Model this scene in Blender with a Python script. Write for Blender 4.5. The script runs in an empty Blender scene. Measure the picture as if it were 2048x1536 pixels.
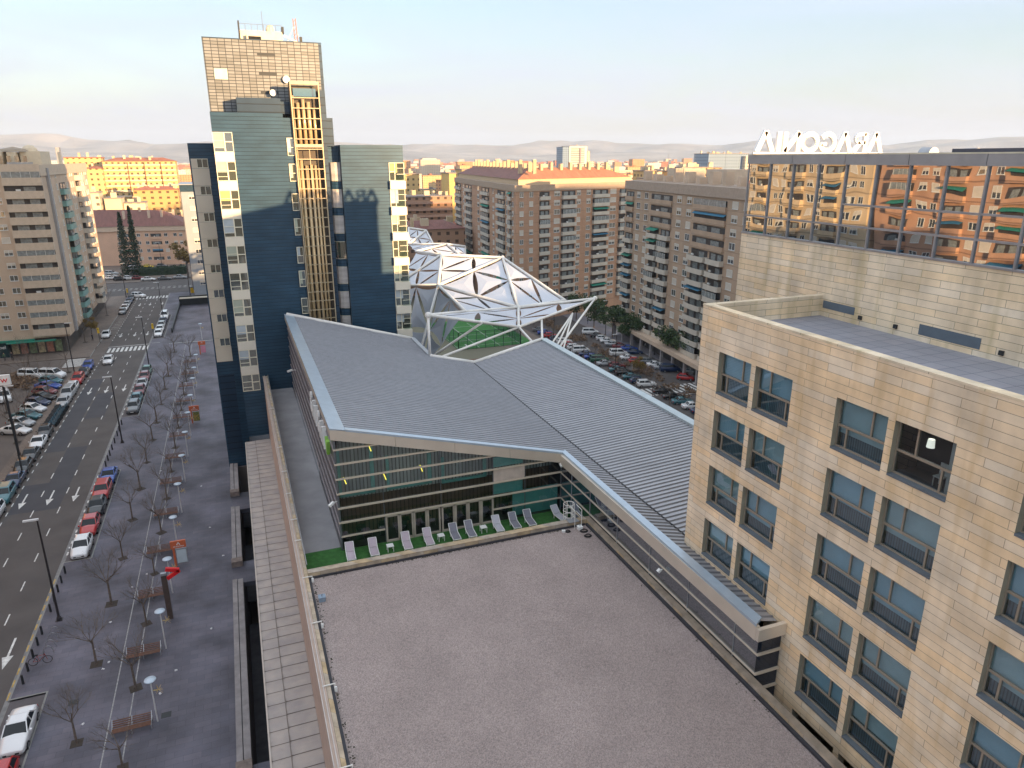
import bpy, bmesh, math, random
from math import radians, sin, cos, pi, sqrt, atan2
from mathutils import Vector, Matrix
random.seed(7)
sc = bpy.context.scene
COL = sc.collection
# ---------------------------------------------------------------- camera
cd = bpy.data.cameras.new("camera"); cam = bpy.data.objects.new("camera", cd); COL.objects.link(cam)
sc.camera = cam
YAW, PIT, ROLL = 0.36785, 0.306315, 0.00136
fw = Vector((sin(YAW)*cos(PIT), cos(YAW)*cos(PIT), -sin(PIT)))
rt = Vector((cos(YAW), -sin(YAW), 0)); dn = fw.cross(rt)
r2 = rt*cos(ROLL) + dn*sin(ROLL); d2 = dn*cos(ROLL) - rt*sin(ROLL)
cam.matrix_world = Matrix(((r2.x, -d2.x, -fw.x, 0), (r2.y, -d2.y, -fw.y, 0), (r2.z, -d2.z, -fw.z, 40.0), (0, 0, 0, 1)))
CAM = Vector((0, 0, 40.0))
cd.sensor_width = 36; cd.lens = 1427.9/2048*36; cd.clip_start = .1; cd.clip_end = 40000
# ---------------------------------------------------------------- sky and sun
SUN_TO = Vector((-.46, .884, -.0925)).normalized()
EL = math.asin(-SUN_TO.z); AZ = atan2(-SUN_TO.x, -SUN_TO.y)      # direction towards the sun, clockwise from +Y
w = bpy.data.worlds.new("World"); sc.world = w; w.use_nodes = True
nt = w.node_tree; nt.nodes.clear()
wo = nt.nodes.new("ShaderNodeOutputWorld"); bg = nt.nodes.new("ShaderNodeBackground")
sky = nt.nodes.new("ShaderNodeTexSky"); sky.sky_type = 'NISHITA'; sky.sun_disc = False
sky.sun_elevation = EL; sky.sun_rotation = AZ; sky.altitude = 200; sky.air_density = 1.0; sky.dust_density = 1.6; sky.ozone_density = 1.6
tc = nt.nodes.new("ShaderNodeTexCoord"); mp = nt.nodes.new("ShaderNodeMapping"); mp.inputs['Scale'].default_value = (1.2, 1.2, 7.0)
mp.inputs['Rotation'].default_value = (0.12, 0.05, 0.4)
ns = nt.nodes.new("ShaderNodeTexNoise"); ns.inputs['Scale'].default_value = 2.2; ns.inputs['Detail'].default_value = 7; ns.inputs['Roughness'].default_value = .55
ns.inputs['Distortion'].default_value = .6
rp = nt.nodes.new("ShaderNodeMapRange"); rp.inputs['From Min'].default_value = .35; rp.inputs['From Max'].default_value = .72; rp.inputs['To Min'].default_value = .42; rp.inputs['To Max'].default_value = 1.0
mx = nt.nodes.new("ShaderNodeMix"); mx.data_type = 'RGBA'
nt.links.new(tc.outputs['Generated'], mp.inputs['Vector']); nt.links.new(mp.outputs[0], ns.inputs['Vector'])
sx = nt.nodes.new("ShaderNodeSeparateXYZ"); nt.links.new(tc.outputs['Generated'], sx.inputs[0])
cr = nt.nodes.new("ShaderNodeValToRGB"); e_ = cr.color_ramp.elements           # thin cloud veil, pinkish low down, blue-white above; unseen top brightened to fill shade
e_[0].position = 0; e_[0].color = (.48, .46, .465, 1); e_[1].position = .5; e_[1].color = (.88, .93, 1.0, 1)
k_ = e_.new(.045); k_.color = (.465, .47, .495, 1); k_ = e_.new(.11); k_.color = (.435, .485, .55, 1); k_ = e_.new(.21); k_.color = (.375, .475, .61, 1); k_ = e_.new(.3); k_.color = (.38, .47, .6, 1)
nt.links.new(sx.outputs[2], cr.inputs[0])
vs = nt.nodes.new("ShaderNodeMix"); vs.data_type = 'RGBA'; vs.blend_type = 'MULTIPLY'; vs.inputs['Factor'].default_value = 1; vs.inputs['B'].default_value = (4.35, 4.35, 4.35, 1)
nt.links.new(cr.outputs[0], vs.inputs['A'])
nz = nt.nodes.new("ShaderNodeMapRange"); nz.inputs['From Min'].default_value = 0; nz.inputs['From Max'].default_value = .14; nz.inputs['To Min'].default_value = .45; nz.inputs['To Max'].default_value = 0
nt.links.new(sx.outputs[2], nz.inputs['Value'])
ad = nt.nodes.new("ShaderNodeMath"); ad.operation = 'ADD'; ad.use_clamp = True
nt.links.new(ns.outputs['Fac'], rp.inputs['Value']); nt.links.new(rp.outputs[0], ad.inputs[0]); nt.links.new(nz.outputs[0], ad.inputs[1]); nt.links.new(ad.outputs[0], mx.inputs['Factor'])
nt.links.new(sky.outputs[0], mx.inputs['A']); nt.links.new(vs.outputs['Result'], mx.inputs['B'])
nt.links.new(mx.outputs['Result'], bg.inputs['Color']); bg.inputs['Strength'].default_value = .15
nt.links.new(bg.outputs[0], wo.inputs[0])
sl = bpy.data.lights.new("sun", 'SUN'); sun = bpy.data.objects.new("sun", sl); COL.objects.link(sun)
sl.energy = 4.6; sl.angle = radians(.5); sl.color = (1, .64, .32)
sun.rotation_euler = SUN_TO.to_track_quat('-Z', 'Y').to_euler(); sun.location = (60, -60, 90)
sc.view_settings.view_transform = 'Standard'; sc.view_settings.look = 'None'; sc.view_settings.exposure = 1.5
sc.cycles.max_bounces = 6; sc.cycles.transparent_max_bounces = 12
sc.cycles.use_denoising = True

# ---------------------------------------------------------------- materials
MATS = {}
def mat(name, col, rough=.7, metal=0., var=.12, scale=1.5, col2=None, bump=0., bscale=20., spec=.5, tint=None, detail=4, emit=None, es=1.):
    if name in MATS: return MATS[name]
    m = bpy.data.materials.new(name); m.use_nodes = True; n = m.node_tree; b = n.nodes['Principled BSDF']
    b.inputs['Roughness'].default_value = rough; b.inputs['Metallic'].default_value = metal; b.inputs['Specular IOR Level'].default_value = spec
    c = tuple(col) + (1,)
    if var or col2:
        t = n.nodes.new("ShaderNodeTexCoord"); x = n.nodes.new("ShaderNodeTexNoise"); x.inputs['Scale'].default_value = scale; x.inputs['Detail'].default_value = detail
        n.links.new(t.outputs['Object'], x.inputs['Vector'])
        r = n.nodes.new("ShaderNodeValToRGB"); r.color_ramp.elements[0].position = .3; r.color_ramp.elements[1].position = .7
        c2 = tuple(col2)+(1,) if col2 else tuple(min(1, v*(1+var)) for v in col)+(1,)
        r.color_ramp.elements[0].color = c if col2 else tuple(v*(1-var) for v in col)+(1,)
        r.color_ramp.elements[1].color = c2
        n.links.new(x.outputs['Fac'], r.inputs[0]); n.links.new(r.outputs[0], b.inputs['Base Color'])
        if bump:
            y = n.nodes.new("ShaderNodeTexNoise"); y.inputs['Scale'].default_value = bscale; n.links.new(t.outputs['Object'], y.inputs['Vector'])
            bp = n.nodes.new("ShaderNodeBump"); bp.inputs['Strength'].default_value = bump; bp.inputs['Distance'].default_value = .03
            n.links.new(y.outputs['Fac'], bp.inputs['Height']); n.links.new(bp.outputs[0], b.inputs['Normal'])
    else: b.inputs['Base Color'].default_value = c
    if emit: b.inputs['Emission Color'].default_value = tuple(emit)+(1,); b.inputs['Emission Strength'].default_value = es
    MATS[name] = m; return m
def streaks(m, axis, amt=.25, sc=1.4):
    """run-off dirt drawn out along one axis of the object"""
    n = m.node_tree; b = n.nodes['Principled BSDF']; src = b.inputs['Base Color'].links[0].from_socket
    t = n.nodes.new('ShaderNodeTexCoord'); p = n.nodes.new('ShaderNodeMapping'); s = [sc]*3; s[axis] = sc*.07; p.inputs['Scale'].default_value = s
    x = n.nodes.new('ShaderNodeTexNoise'); x.inputs['Scale'].default_value = 1; x.inputs['Detail'].default_value = 6; n.links.new(t.outputs['Object'], p.inputs['Vector']); n.links.new(p.outputs[0], x.inputs['Vector'])
    r = n.nodes.new('ShaderNodeMapRange'); r.inputs['From Min'].default_value = .45; r.inputs['From Max'].default_value = .72; r.inputs['To Min'].default_value = 1; r.inputs['To Max'].default_value = 1-amt; n.links.new(x.outputs['Fac'], r.inputs['Value'])
    k = n.nodes.new('ShaderNodeMix'); k.data_type = 'RGBA'; k.blend_type = 'MULTIPLY'; k.inputs['Factor'].default_value = 1; n.links.new(src, k.inputs['A']); n.links.new(r.outputs[0], k.inputs['B']); n.links.new(k.outputs['Result'], b.inputs['Base Color'])
def nodes(m): return m.node_tree, m.node_tree.nodes['Principled BSDF']
def N(n, t, **k):
    x = n.nodes.new(t)
    for a, v in k.items(): setattr(x, a, v)
    return x
def uvz(n):
    """(x+y, z) of the object's own metres: runs along any axis-aligned wall"""
    t = N(n, "ShaderNodeTexCoord"); s = N(n, "ShaderNodeSeparateXYZ"); n.links.new(t.outputs['Object'], s.inputs[0])
    a = N(n, "ShaderNodeMath", operation='ADD'); n.links.new(s.outputs[0], a.inputs[0]); n.links.new(s.outputs[1], a.inputs[1])
    c = N(n, "ShaderNodeCombineXYZ"); n.links.new(a.outputs[0], c.inputs[0]); n.links.new(s.outputs[2], c.inputs[1])
    return c, s, t
def brickmat(name, c1, c2, cm, bw, bh, mortar=.02, rough=.8, extra=.18, floor=False, offset=.5, nscale=.5, stain=None, mix=0.0):
    if name in MATS: return MATS[name]
    m = mat(name, c1, rough, var=0); n, b = nodes(m)
    c, s, t = uvz(n)
    br = N(n, "ShaderNodeTexBrick"); br.offset = offset
    n.links.new((t.outputs['Object'] if floor else c.outputs[0]), br.inputs['Vector'])
    br.inputs['Scale'].default_value = 1; br.inputs['Brick Width'].default_value = bw; br.inputs['Row Height'].default_value = bh
    br.inputs['Mortar Size'].default_value = mortar; br.inputs['Color1'].default_value = c1+(1,); br.inputs['Color2'].default_value = c2+(1,); br.inputs['Mortar'].default_value = cm+(1,)
    br.inputs['Bias'].default_value = mix
    x = N(n, "ShaderNodeTexNoise"); x.inputs['Scale'].default_value = nscale; x.inputs['Detail'].default_value = 6; n.links.new(t.outputs['Object'], x.inputs['Vector'])
    r = N(n, "ShaderNodeMapRange"); r.inputs['From Min'].default_value = .3; r.inputs['From Max'].default_value = .7; r.inputs['To Min'].default_value = 1-extra; r.inputs['To Max'].default_value = 1+extra
    n.links.new(x.outputs['Fac'], r.inputs['Value'])
    v = N(n, "ShaderNodeMix", data_type='RGBA', blend_type='MULTIPLY'); v.inputs['Factor'].default_value = 1
    n.links.new(br.outputs['Color'], v.inputs['A']); n.links.new(r.outputs[0], v.inputs['B']); last = v.outputs['Result']
    if stain:
        mpn = N(n, "ShaderNodeMapping"); mpn.inputs['Scale'].default_value = (.9, .9, .12); n.links.new(t.outputs['Object'], mpn.inputs['Vector'])
        y = N(n, "ShaderNodeTexNoise"); y.inputs['Scale'].default_value = 1.6; y.inputs['Detail'].default_value = 5; n.links.new(mpn.outputs[0], y.inputs['Vector'])
        q = N(n, "ShaderNodeMapRange"); q.inputs['From Min'].default_value = .52; q.inputs['From Max'].default_value = .75; q.inputs['To Max'].default_value = .6
        n.links.new(y.outputs['Fac'], q.inputs['Value'])
        k = N(n, "ShaderNodeMix", data_type='RGBA'); n.links.new(q.outputs[0], k.inputs['Factor']); n.links.new(last, k.inputs['A']); k.inputs['B'].default_value = stain+(1,); last = k.outputs['Result']
    n.links.new(last, b.inputs['Base Color'])
    bp = N(n, "ShaderNodeBump"); bp.inputs['Strength'].default_value = .4; bp.inputs['Distance'].default_value = .02; bp.invert = True
    n.links.new(br.outputs['Fac'], bp.inputs['Height']); n.links.new(bp.outputs[0], b.inputs['Normal'])
    return m
def slatmat(name, col, period, rough=.35, metal=.0, dark=.35, var=.2, axis=2, duty=.12, spec=.5, coat=0):
    """horizontal cladding boards: a joint every `period` metres"""
    if name in MATS: return MATS[name]
    m = mat(name, col, rough, metal, var=0, spec=spec); n, b = nodes(m)
    c, s, t = uvz(n)
    a = N(n, "ShaderNodeMath", operation='DIVIDE'); a.inputs[1].default_value = period; n.links.new(s.outputs[axis], a.inputs[0])
    f = N(n, "ShaderNodeMath", operation='FRACT'); n.links.new(a.outputs[0], f.inputs[0])
    g = N(n, "ShaderNodeMath", operation='LESS_THAN'); g.inputs[1].default_value = duty; n.links.new(f.outputs[0], g.inputs[0])
    fl = N(n, "ShaderNodeMath", operation='FLOOR'); n.links.new(a.outputs[0], fl.inputs[0])
    wn = N(n, "ShaderNodeTexNoise"); wn.inputs['Scale'].default_value = .35; wn.inputs['Detail'].default_value = 3
    cb = N(n, "ShaderNodeCombineXYZ"); n.links.new(s.outputs[0], cb.inputs[0]); n.links.new(s.outputs[1], cb.inputs[1]); n.links.new(fl.outputs[0], cb.inputs[2]); n.links.new(cb.outputs[0], wn.inputs['Vector'])
    r = N(n, "ShaderNodeMapRange"); r.inputs['From Min'].default_value = .3; r.inputs['From Max'].default_value = .7; r.inputs['To Min'].default_value = 1-var; r.inputs['To Max'].default_value = 1+var
    n.links.new(wn.outputs['Fac'], r.inputs['Value'])
    k = N(n, "ShaderNodeMix", data_type='RGBA', blend_type='MULTIPLY'); k.inputs['Factor'].default_value = 1; k.inputs['A'].default_value = tuple(col)+(1,); n.links.new(r.outputs[0], k.inputs['B'])
    k2 = N(n, "ShaderNodeMix", data_type='RGBA'); n.links.new(g.outputs[0], k2.inputs['Factor']); n.links.new(k.outputs['Result'], k2.inputs['A']); k2.inputs['B'].default_value = tuple(v*dark for v in col)+(1,)
    n.links.new(k2.outputs['Result'], b.inputs['Base Color'])
    bp = N(n, "ShaderNodeBump"); bp.inputs['Strength'].default_value = .5; bp.inputs['Distance'].default_value = .04; n.links.new(f.outputs[0], bp.inputs['Height']); n.links.new(bp.outputs[0], b.inputs['Normal'])
    return m
def glassmat(name, tint=(.02, .05, .06), rough=.03, trans=.0, wave=0., refl=.6, wscale=.5):
    """window glass: mirror-like coat over a dark or clear body"""
    if name in MATS: return MATS[name]
    m = bpy.data.materials.new(name); m.use_nodes = True; n = m.node_tree; n.nodes.clear()
    o = N(n, "ShaderNodeOutputMaterial"); mix = N(n, "ShaderNodeMixShader"); gl = N(n, "ShaderNodeBsdfGlossy"); gl.inputs['Roughness'].default_value = rough
    if trans: body = N(n, "ShaderNodeBsdfTransparent"); body.inputs['Color'].default_value = tuple(tint)+(1,)
    else: body = N(n, "ShaderNodeBsdfDiffuse"); body.inputs['Color'].default_value = tuple(tint)+(1,)
    lw = N(n, "ShaderNodeLayerWeight"); lw.inputs['Blend'].default_value = .35
    mr = N(n, "ShaderNodeMapRange"); mr.inputs['To Min'].default_value = refl*.45; mr.inputs['To Max'].default_value = min(1, refl+.3); n.links.new(lw.outputs['Fresnel'], mr.inputs['Value'])
    n.links.new(mr.outputs[0], mix.inputs[0]); n.links.new(body.outputs[0], mix.inputs[1]); n.links.new(gl.outputs[0], mix.inputs[2]); n.links.new(mix.outputs[0], o.inputs[0])
    gl.inputs['Color'].default_value = (.85, .9, .95, 1)
    if wave:
        t = N(n, "ShaderNodeTexCoord"); x = N(n, "ShaderNodeTexNoise"); x.inputs['Scale'].default_value = wscale; x.inputs['Detail'].default_value = 1; n.links.new(t.outputs['Object'], x.inputs['Vector'])
        bp = N(n, "ShaderNodeBump"); bp.inputs['Strength'].default_value = wave; bp.inputs['Distance'].default_value = .1; n.links.new(x.outputs['Fac'], bp.inputs['Height']); n.links.new(bp.outputs[0], gl.inputs['Normal'])
        n.links.new(bp.outputs[0], lw.inputs['Normal'])
    MATS[name] = m; return m

# ---------------------------------------------------------------- mesh helpers
class MB:
    def __init__(s): s.v = []; s.f = []; s.m = []
    def face(s, pts, mi=0):
        b = len(s.v); s.v += [tuple(p) for p in pts]; s.f.append(list(range(b, b+len(pts)))); s.m.append(mi); return s
    def hexa(s, p, mi=0, skip=()):
        b = len(s.v); s.v += [tuple(q) for q in p]
        for i, q in enumerate(((0, 3, 2, 1), (4, 5, 6, 7), (0, 1, 5, 4), (1, 2, 6, 5), (2, 3, 7, 6), (3, 0, 4, 7))):
            if i in skip: continue
            s.f.append([b+k for k in q]); s.m.append(mi)
        return s
    def box(s, x0, x1, y0, y1, z0, z1, mi=0, skip=()):
        x0, x1 = sorted((x0, x1)); y0, y1 = sorted((y0, y1)); z0, z1 = sorted((z0, z1))
        return s.hexa([(x0, y0, z0), (x1, y0, z0), (x1, y1, z0), (x0, y1, z0), (x0, y0, z1), (x1, y0, z1), (x1, y1, z1), (x0, y1, z1)], mi, skip)
    def bar(s, a, b, w, h=None, mi=0, up=(0, 0, 1)):
        a = Vector(a); b = Vector(b); h = h or w; d = (b-a).normalized(); u = Vector(up)
        if abs(d.dot(u)) > .98: u = Vector((0, 1, 0))
        x = d.cross(u).normalized(); z = x.cross(d).normalized(); x *= w/2; z *= h/2
        return s.hexa([a-x-z, b-x-z, b+x-z, a+x-z, a-x+z, b-x+z, b+x+z, a+x+z], mi)
    def tube(s, a, b, r, r1=None, n=8, mi=0, caps=True):
        a = Vector(a); b = Vector(b); r1 = r if r1 is None else r1; d = (b-a).normalized(); u = Vector((0, 0, 1))
        if abs(d.dot(u)) > .98: u = Vector((1, 0, 0))
        x = d.cross(u).normalized(); y = d.cross(x).normalized(); k = len(s.v)
        for q, R in ((a, r), (b, r1)):
            for i in range(n): t = 2*pi*i/n; s.v.append(tuple(q+x*cos(t)*R+y*sin(t)*R))
        for i in range(n): j = (i+1) % n; s.f.append([k+i, k+j, k+n+j, k+n+i]); s.m.append(mi)
        if caps and n > 2: s.f.append([k+i for i in range(n)][::-1]); s.f.append([k+n+i for i in range(n)]); s.m += [mi, mi]
        return s
    def lathe(s, c, prof, n=16, mi=0):
        k = len(s.v); c = Vector(c)
        for r, z in prof:
            for i in range(n): t = 2*pi*i/n; s.v.append((c.x+r*cos(t), c.y+r*sin(t), c.z+z))
        for a in range(len(prof)-1):
            for i in range(n): j = (i+1) % n; s.f.append([k+a*n+i, k+a*n+j, k+(a+1)*n+j, k+(a+1)*n+i]); s.m.append(mi)
        return s
    def prism(s, pts, z0, z1, mi=0):
        n = len(pts); k = len(s.v); s.v += [(p[0], p[1], z0) for p in pts]+[(p[0], p[1], z1) for p in pts]
        for i in range(n): j = (i+1) % n; s.f.append([k+i, k+j, k+n+j, k+n+i]); s.m.append(mi)
        s.f.append([k+i for i in range(n)][::-1]); s.f.append([k+n+i for i in range(n)]); s.m += [mi, mi]; return s
    def ball(s, c, r, n=8, mi=0, sz=1.):
        return s.lathe(c, [(r*sin(pi*i/n), -r*sz*cos(pi*i/n)) for i in range(n+1)], n+2, mi)
    def mesh(s, name, mats, org=(0, 0, 0), smooth=False):
        me = bpy.data.meshes.new(name); o = org
        me.from_pydata([(v[0]-o[0], v[1]-o[1], v[2]-o[2]) for v in s.v], [], s.f); me.validate(); me.update()
        if not isinstance(mats, (list, tuple)): mats = [mats]
        for m in mats: me.materials.append(m)
        if len(me.polygons) == len(s.m): me.polygons.foreach_set('material_index', s.m)
        if smooth: me.polygons.foreach_set('use_smooth', [True]*len(me.polygons))
        return me
    def build(s, name, mats, parent=None, world=True, smooth=False, org=None):
        o = org
        if o is None: o = (parent.get('_w', (0, 0, 0)) if (parent is not None and world) else (0, 0, 0))
        ob = bpy.data.objects.new(name, s.mesh(name, mats, o, smooth)); COL.objects.link(ob)
        if parent is not None: ob.parent = parent; ob['_w'] = tuple(o)
        elif org is not None: ob.location = org
        return ob
def _each(s, name, mats, parent=None, **k):
    # one object per box of the batch
    for i in range(0, len(s.v), 8):
        q = MB(); q.v = s.v[i:i+8]; q.f = [[a-i for a in f] for f in s.f if i <= f[0] < i+8]; q.m = [0]*len(q.f); q.build(name, mats, parent, **k)
MB.each = _each
def tag(o, label=None, cat=None, group=None, kind=None):
    if label: o['label'] = label
    if cat: o['category'] = cat
    if group: o['group'] = group
    if kind: o['kind'] = kind
    return o
def root(name, label, cat, loc=(0, 0, 0), group=None):
    o = bpy.data.objects.new(name, None); COL.objects.link(o); o.location = loc; o['_w'] = tuple(loc); return tag(o, label, cat, group)
KIDS = {}
def kids(o): return [c for c in KIDS.get(o.name, []) ] if o.name in KIDS else list(o.children)
def dup(o, loc, rz=0, label=None, group=None, sc_=None, parent=None):
    c = o.copy(); COL.objects.link(c)
    if parent is None:
        c.location = loc; c.rotation_euler = (0, 0, rz)
        if sc_: c.scale = (sc_,)*3 if not isinstance(sc_, tuple) else sc_
    else: c.parent = parent
    if label: c['label'] = label
    if group: c['group'] = group
    if o.name not in KIDS: KIDS[o.name] = list(o.children)
    for k in KIDS[o.name]: dup(k, None, parent=c)
    return c
def structure(name, mb, m): return tag(mb.build(name, m), kind='structure')
def inst(rt_, name, items, limit=95, label=None):
    """repeat parts: items are (mesh, point, angle about z); beyond the limit the farther ones become one part"""
    W = Vector(rt_.get('_w', (0, 0, 0)))
    items = sorted(items, key=lambda i: (Vector(i[1])-CAM).length)
    for me, p, a in items[:limit]:
        o = bpy.data.objects.new(name, me); COL.objects.link(o); o.parent = rt_; o.location = Vector(p)-W; o.rotation_euler = (0, 0, a)
        if label: o['label'] = label
    rest = items[limit:]
    if rest:
        mats = []; V = []; F = []; I = []
        for me, p, a in rest:
            mw = Matrix.Translation(Vector(p)-W) @ Matrix.Rotation(a, 4, 'Z'); k = len(V)
            V += [tuple(mw @ v.co) for v in me.vertices]; mm = []
            for m in me.materials:
                if m not in mats: mats.append(m)
                mm.append(mats.index(m))
            for q in me.polygons: F.append([k+i for i in q.vertices]); I.append(mm[q.material_index])
        me = bpy.data.meshes.new(name); me.from_pydata(V, [], F); [me.materials.append(m) for m in mats]; me.polygons.foreach_set('material_index', I)
        o = bpy.data.objects.new(name, me); COL.objects.link(o); o.parent = rt_; o['kind'] = 'stuff'
ORD = ['nearest', 'second', 'third', 'fourth', 'fifth', 'sixth', 'seventh', 'eighth', 'ninth', 'tenth', 'eleventh', 'twelfth', 'thirteenth', 'fourteenth', 'fifteenth', 'sixteenth', 'seventeenth', 'eighteenth', 'nineteenth', 'twentieth', 'twenty-first', 'twenty-second', 'twenty-third', 'twenty-fourth', 'twenty-fifth', 'twenty-sixth']
# ---------------------------------------------------------------- shared materials
asph = mat('asphalt', (.088, .078, .074), .85, var=.18, scale=.25, detail=8, bump=.3, bscale=40)
asph_d = mat('asphalt patch', (.058, .058, .066), .85, var=.12, scale=.4, detail=8)
asph_r = mat('asphalt old', (.12, .1, .088), .85, var=.15, scale=.3, detail=8)
paint = mat('road paint', (.62, .62, .6), .7, var=.25, scale=3)
paint_f = mat('worn road paint', (.3, .3, .3), .8, var=.3, scale=4)
paint_y = mat('yellow road paint', (.5, .33, .08), .8, var=.3, scale=4)
pave = brickmat('plaza paving', (.084, .083, .108), (.108, .102, .128), (.06, .06, .078), 1.2, .6, .013, .65, extra=.5, floor=True, nscale=.22)
pave_b = brickmat('brown paving', (.16, .125, .1), (.19, .15, .125), (.1, .08, .07), .5, .5, .02, .8, extra=.25, floor=True, nscale=.15)
kerbm = mat('kerb stone', (.24, .24, .23), .8, var=.15)
gutter = mat('gutter concrete', (.2, .2, .2), .8, var=.2, scale=2)
conc = mat('concrete', (.27, .25, .25), .85, var=.2, scale=1.2)
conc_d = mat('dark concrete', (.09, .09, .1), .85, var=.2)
black = mat('black void', (.01, .012, .014), .9, var=0)
white = mat('white paint', (.78, .78, .76), .5, var=.05)
steelw = mat('white steel', (.72, .7, .66), .4, var=.06)
galv = mat('galvanised steel', (.35, .36, .38), .45, .6, var=.1)
dark = mat('dark metal', (.025, .028, .03), .5, .2, var=.1)
alum = mat('pale aluminium', (.4, .42, .45), .33, .55, var=.1, scale=.6)
alum_w = mat('fascia aluminium', (.66, .58, .48), .3, .35, var=.08, scale=.5)
tan = mat('tan aluminium', (.62, .53, .42), .4, .25, var=.05)
cream = mat('cream panel', (.68, .64, .54), .6, var=.05, scale=.4)
glass = glassmat('glass', (.015, .03, .035), .03)
curt = mat('curtain', (.55, .54, .5), .9, var=.1)
rubber = mat('rubber', (.012, .012, .013), .8, var=0)
# ---------------------------------------------------------------- ground
g = MB(); S = 9000
g.face([(-S, -2500, -9), (S, -2500, -9), (S, 9000, -9), (-S, 9000, -9)])
farg = mat('land', (.17, .14, .11), .95, var=0); n_, b_ = nodes(farg)
t_ = N(n_, "ShaderNodeTexCoord"); v_ = N(n_, "ShaderNodeTexVoronoi"); v_.inputs['Scale'].default_value = .012; n_.links.new(t_.outputs['Object'], v_.inputs['Vector'])
r_ = N(n_, "ShaderNodeValToRGB"); r_.color_ramp.elements[0].color = (.09, .11, .07, 1); r_.color_ramp.elements[1].color = (.3, .23, .18, 1)
n_.links.new(v_.outputs['Color'], r_.inputs[0]); n_.links.new(r_.outputs[0], b_.inputs['Base Color'])
structure('ground', g, farg)
g = MB(); Z0 = -.12
g.box(-400, -2.7, -200, 380, -9.1, Z0); g.box(-2.7, 20.5, 96.9, 380, -9.1, Z0-.001); g.box(-2.7, 1.9, -200, 40, -9.1, Z0-.001)
structure('street_level_ground', g, asph_r)
def strip(m, x0, x1, y0, y1, z, mi=0): m.face([(x0, y0, z), (x1, y0, z), (x1, y1, z), (x0, y1, z)], mi)
g = MB(); strip(g, -28.5, -20.4, -80, 245, Z0+.004); strip(g, -120, 60, 245, 272, Z0+.004); strip(g, -28.5, -20.4, 272, 275, Z0+.0045)
structure('road', g, asph)
g = MB()
strip(g, -28.4, -23.1, 92, 100.5, Z0+.008); strip(g, -25.7, -23.1, 100.5, 113, Z0+.008); strip(g, -28.4, -25.9, 112, 150, Z0+.008); strip(g, -25.6, -22.8, 126, 140, Z0+.0082)
structure('road_patches', g, asph_d)
# gutter line, kerb and plaza
BAYS = [(42.5, 56.3), (77.6, 101.4), (124.4, 153), (181, 209)]
g = MB(); strip(g, -20.4, -20.02, -80, 245, Z0+.006); structure('gutter', g, gutter)
g = MB(); y = -80.
segs = []
for a, b in BAYS: segs.append((y, a)); y = b
segs.append((y, 245))
for a, b in segs: g.box(-20.0, -17.52, a, b, -.5, 0, 0)
g.box(-17.52, -3.7, -80, 245, -.5, 0, 0)
for y0, y1 in ((-80, 43), (66.9, 71), (83.4, 88.2), (97, 245)): g.box(-3.7, -2.7, y0, y1, -.5, -.001); g.box(-2.7, 1.9, y0, y1, -.5, -.002)
structure('plaza', g, pave)
g = MB()
for a, b in BAYS: strip(g, -19.98, -17.6, a+.02, b-.02, Z0+.004)
structure('parking_bays', g, mat('bay asphalt', (.11, .1, .105), .85, var=.15, scale=.5, detail=8))
g = MB()
for a, b in segs: g.box(-20.16, -20.0, a, b, -.4, .015)
for a, b in BAYS: g.box(-17.58, -17.44, a, b, -.4, .015); g.box(-20.0, -17.44, a-.14, a, -.4, .014); g.box(-20.0, -17.44, b, b+.14, -.4, .014)
for a, b in ((-80, 160.5), (168.5, 175), (178, 245)): g.box(-31.0, -30.86, a, b, -.4, .015)
structure('kerb', g, kerbm)
g = MB()
for a, b in ((-80, 160.5), (168.5, 245)): g.box(-32.4, -31, a, b, -.4, 0)
g.box(-120, -32.4, 168.5, 245, -.4, 0); g.box(-120, -45.5, -80, 160.5, -.4, 0); g.box(-120, -31, 272, 380, -.4, 0); g.box(-45.5, -32.4, 160.4, 160.5, -.4, -.001)
g.box(-31, 20, 276, 380, -.4, -.002)
structure('pavement', g, pave_b)
g = MB(); strip(g, -46, -31.1, 160.5, 168.5, Z0+.004); strip(g, -45.5, -32.4, 60, 160.4, Z0+.005); structure('car_park_surface', g, asph_r)
# markings
g = MB()
for k in range(-6, 26):
    y = 91.4+5.72*k
    if 168 < y < 182: continue
    for x in (-25.75, -23.0): strip(g, x-.06, x+.06, y-.9, y+.9, Z0+.014)
for k in range(-8, 60):
    y = 92.3+2.6*k
    if 168 < y < 182 or y > 236: continue
    strip(g, -28.56, -28.44, y-.5, y+.5, Z0+.013)
    strip(g, -20.16, -19.98, y+.3-.35, y+.3+.35, Z0+.016)
def arrow(m, x, y, L=4.4, s=1):
    strip(m, x-.09, x+.09, y-L*.1, y+L*.5, Z0+.0145); m.face([(x-.42, y-L*.1, Z0+.0148), (x, y-L*.5, Z0+.0148), (x+.42, y-L*.1, Z0+.0148)])
for yy, xs in ((95.5, (-27.5, -24.6, -21.8)), (142, (-27.1, -24.4, -21.5)), (63, (-21.6,)), (188, (-24.3, -21.6)), (228, (-27, -24.3, -21.1))):
    for x in xs: arrow(g, x, yy)
arrow(g, -27.3, 188); strip(g, -28.1, -27.3, 188.5, 188.8, Z0+.0151)
for k in range(10): x = -28.2+.86*k; strip(g, x, x+.48, 171.2, 175.2, Z0+.015)
strip(g, -28.5, -20.4, 176.3, 176.6, Z0+.0145)
for k in range(16): x = -30.8+.9*k; strip(g, x, x+.5, 237.2, 241.4, Z0+.015)
for k in range(22):
    x = -44+1.6*k; strip(g, x, x+.9, 256, 256.4, Z0+.013); strip(g, x, x+.9, 258.4, 258.8, Z0+.013)
for k in range(7): y = 161.5+.95*k; strip(g, -34.9, -31.6, y, y+.5, Z0+.015)
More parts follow.
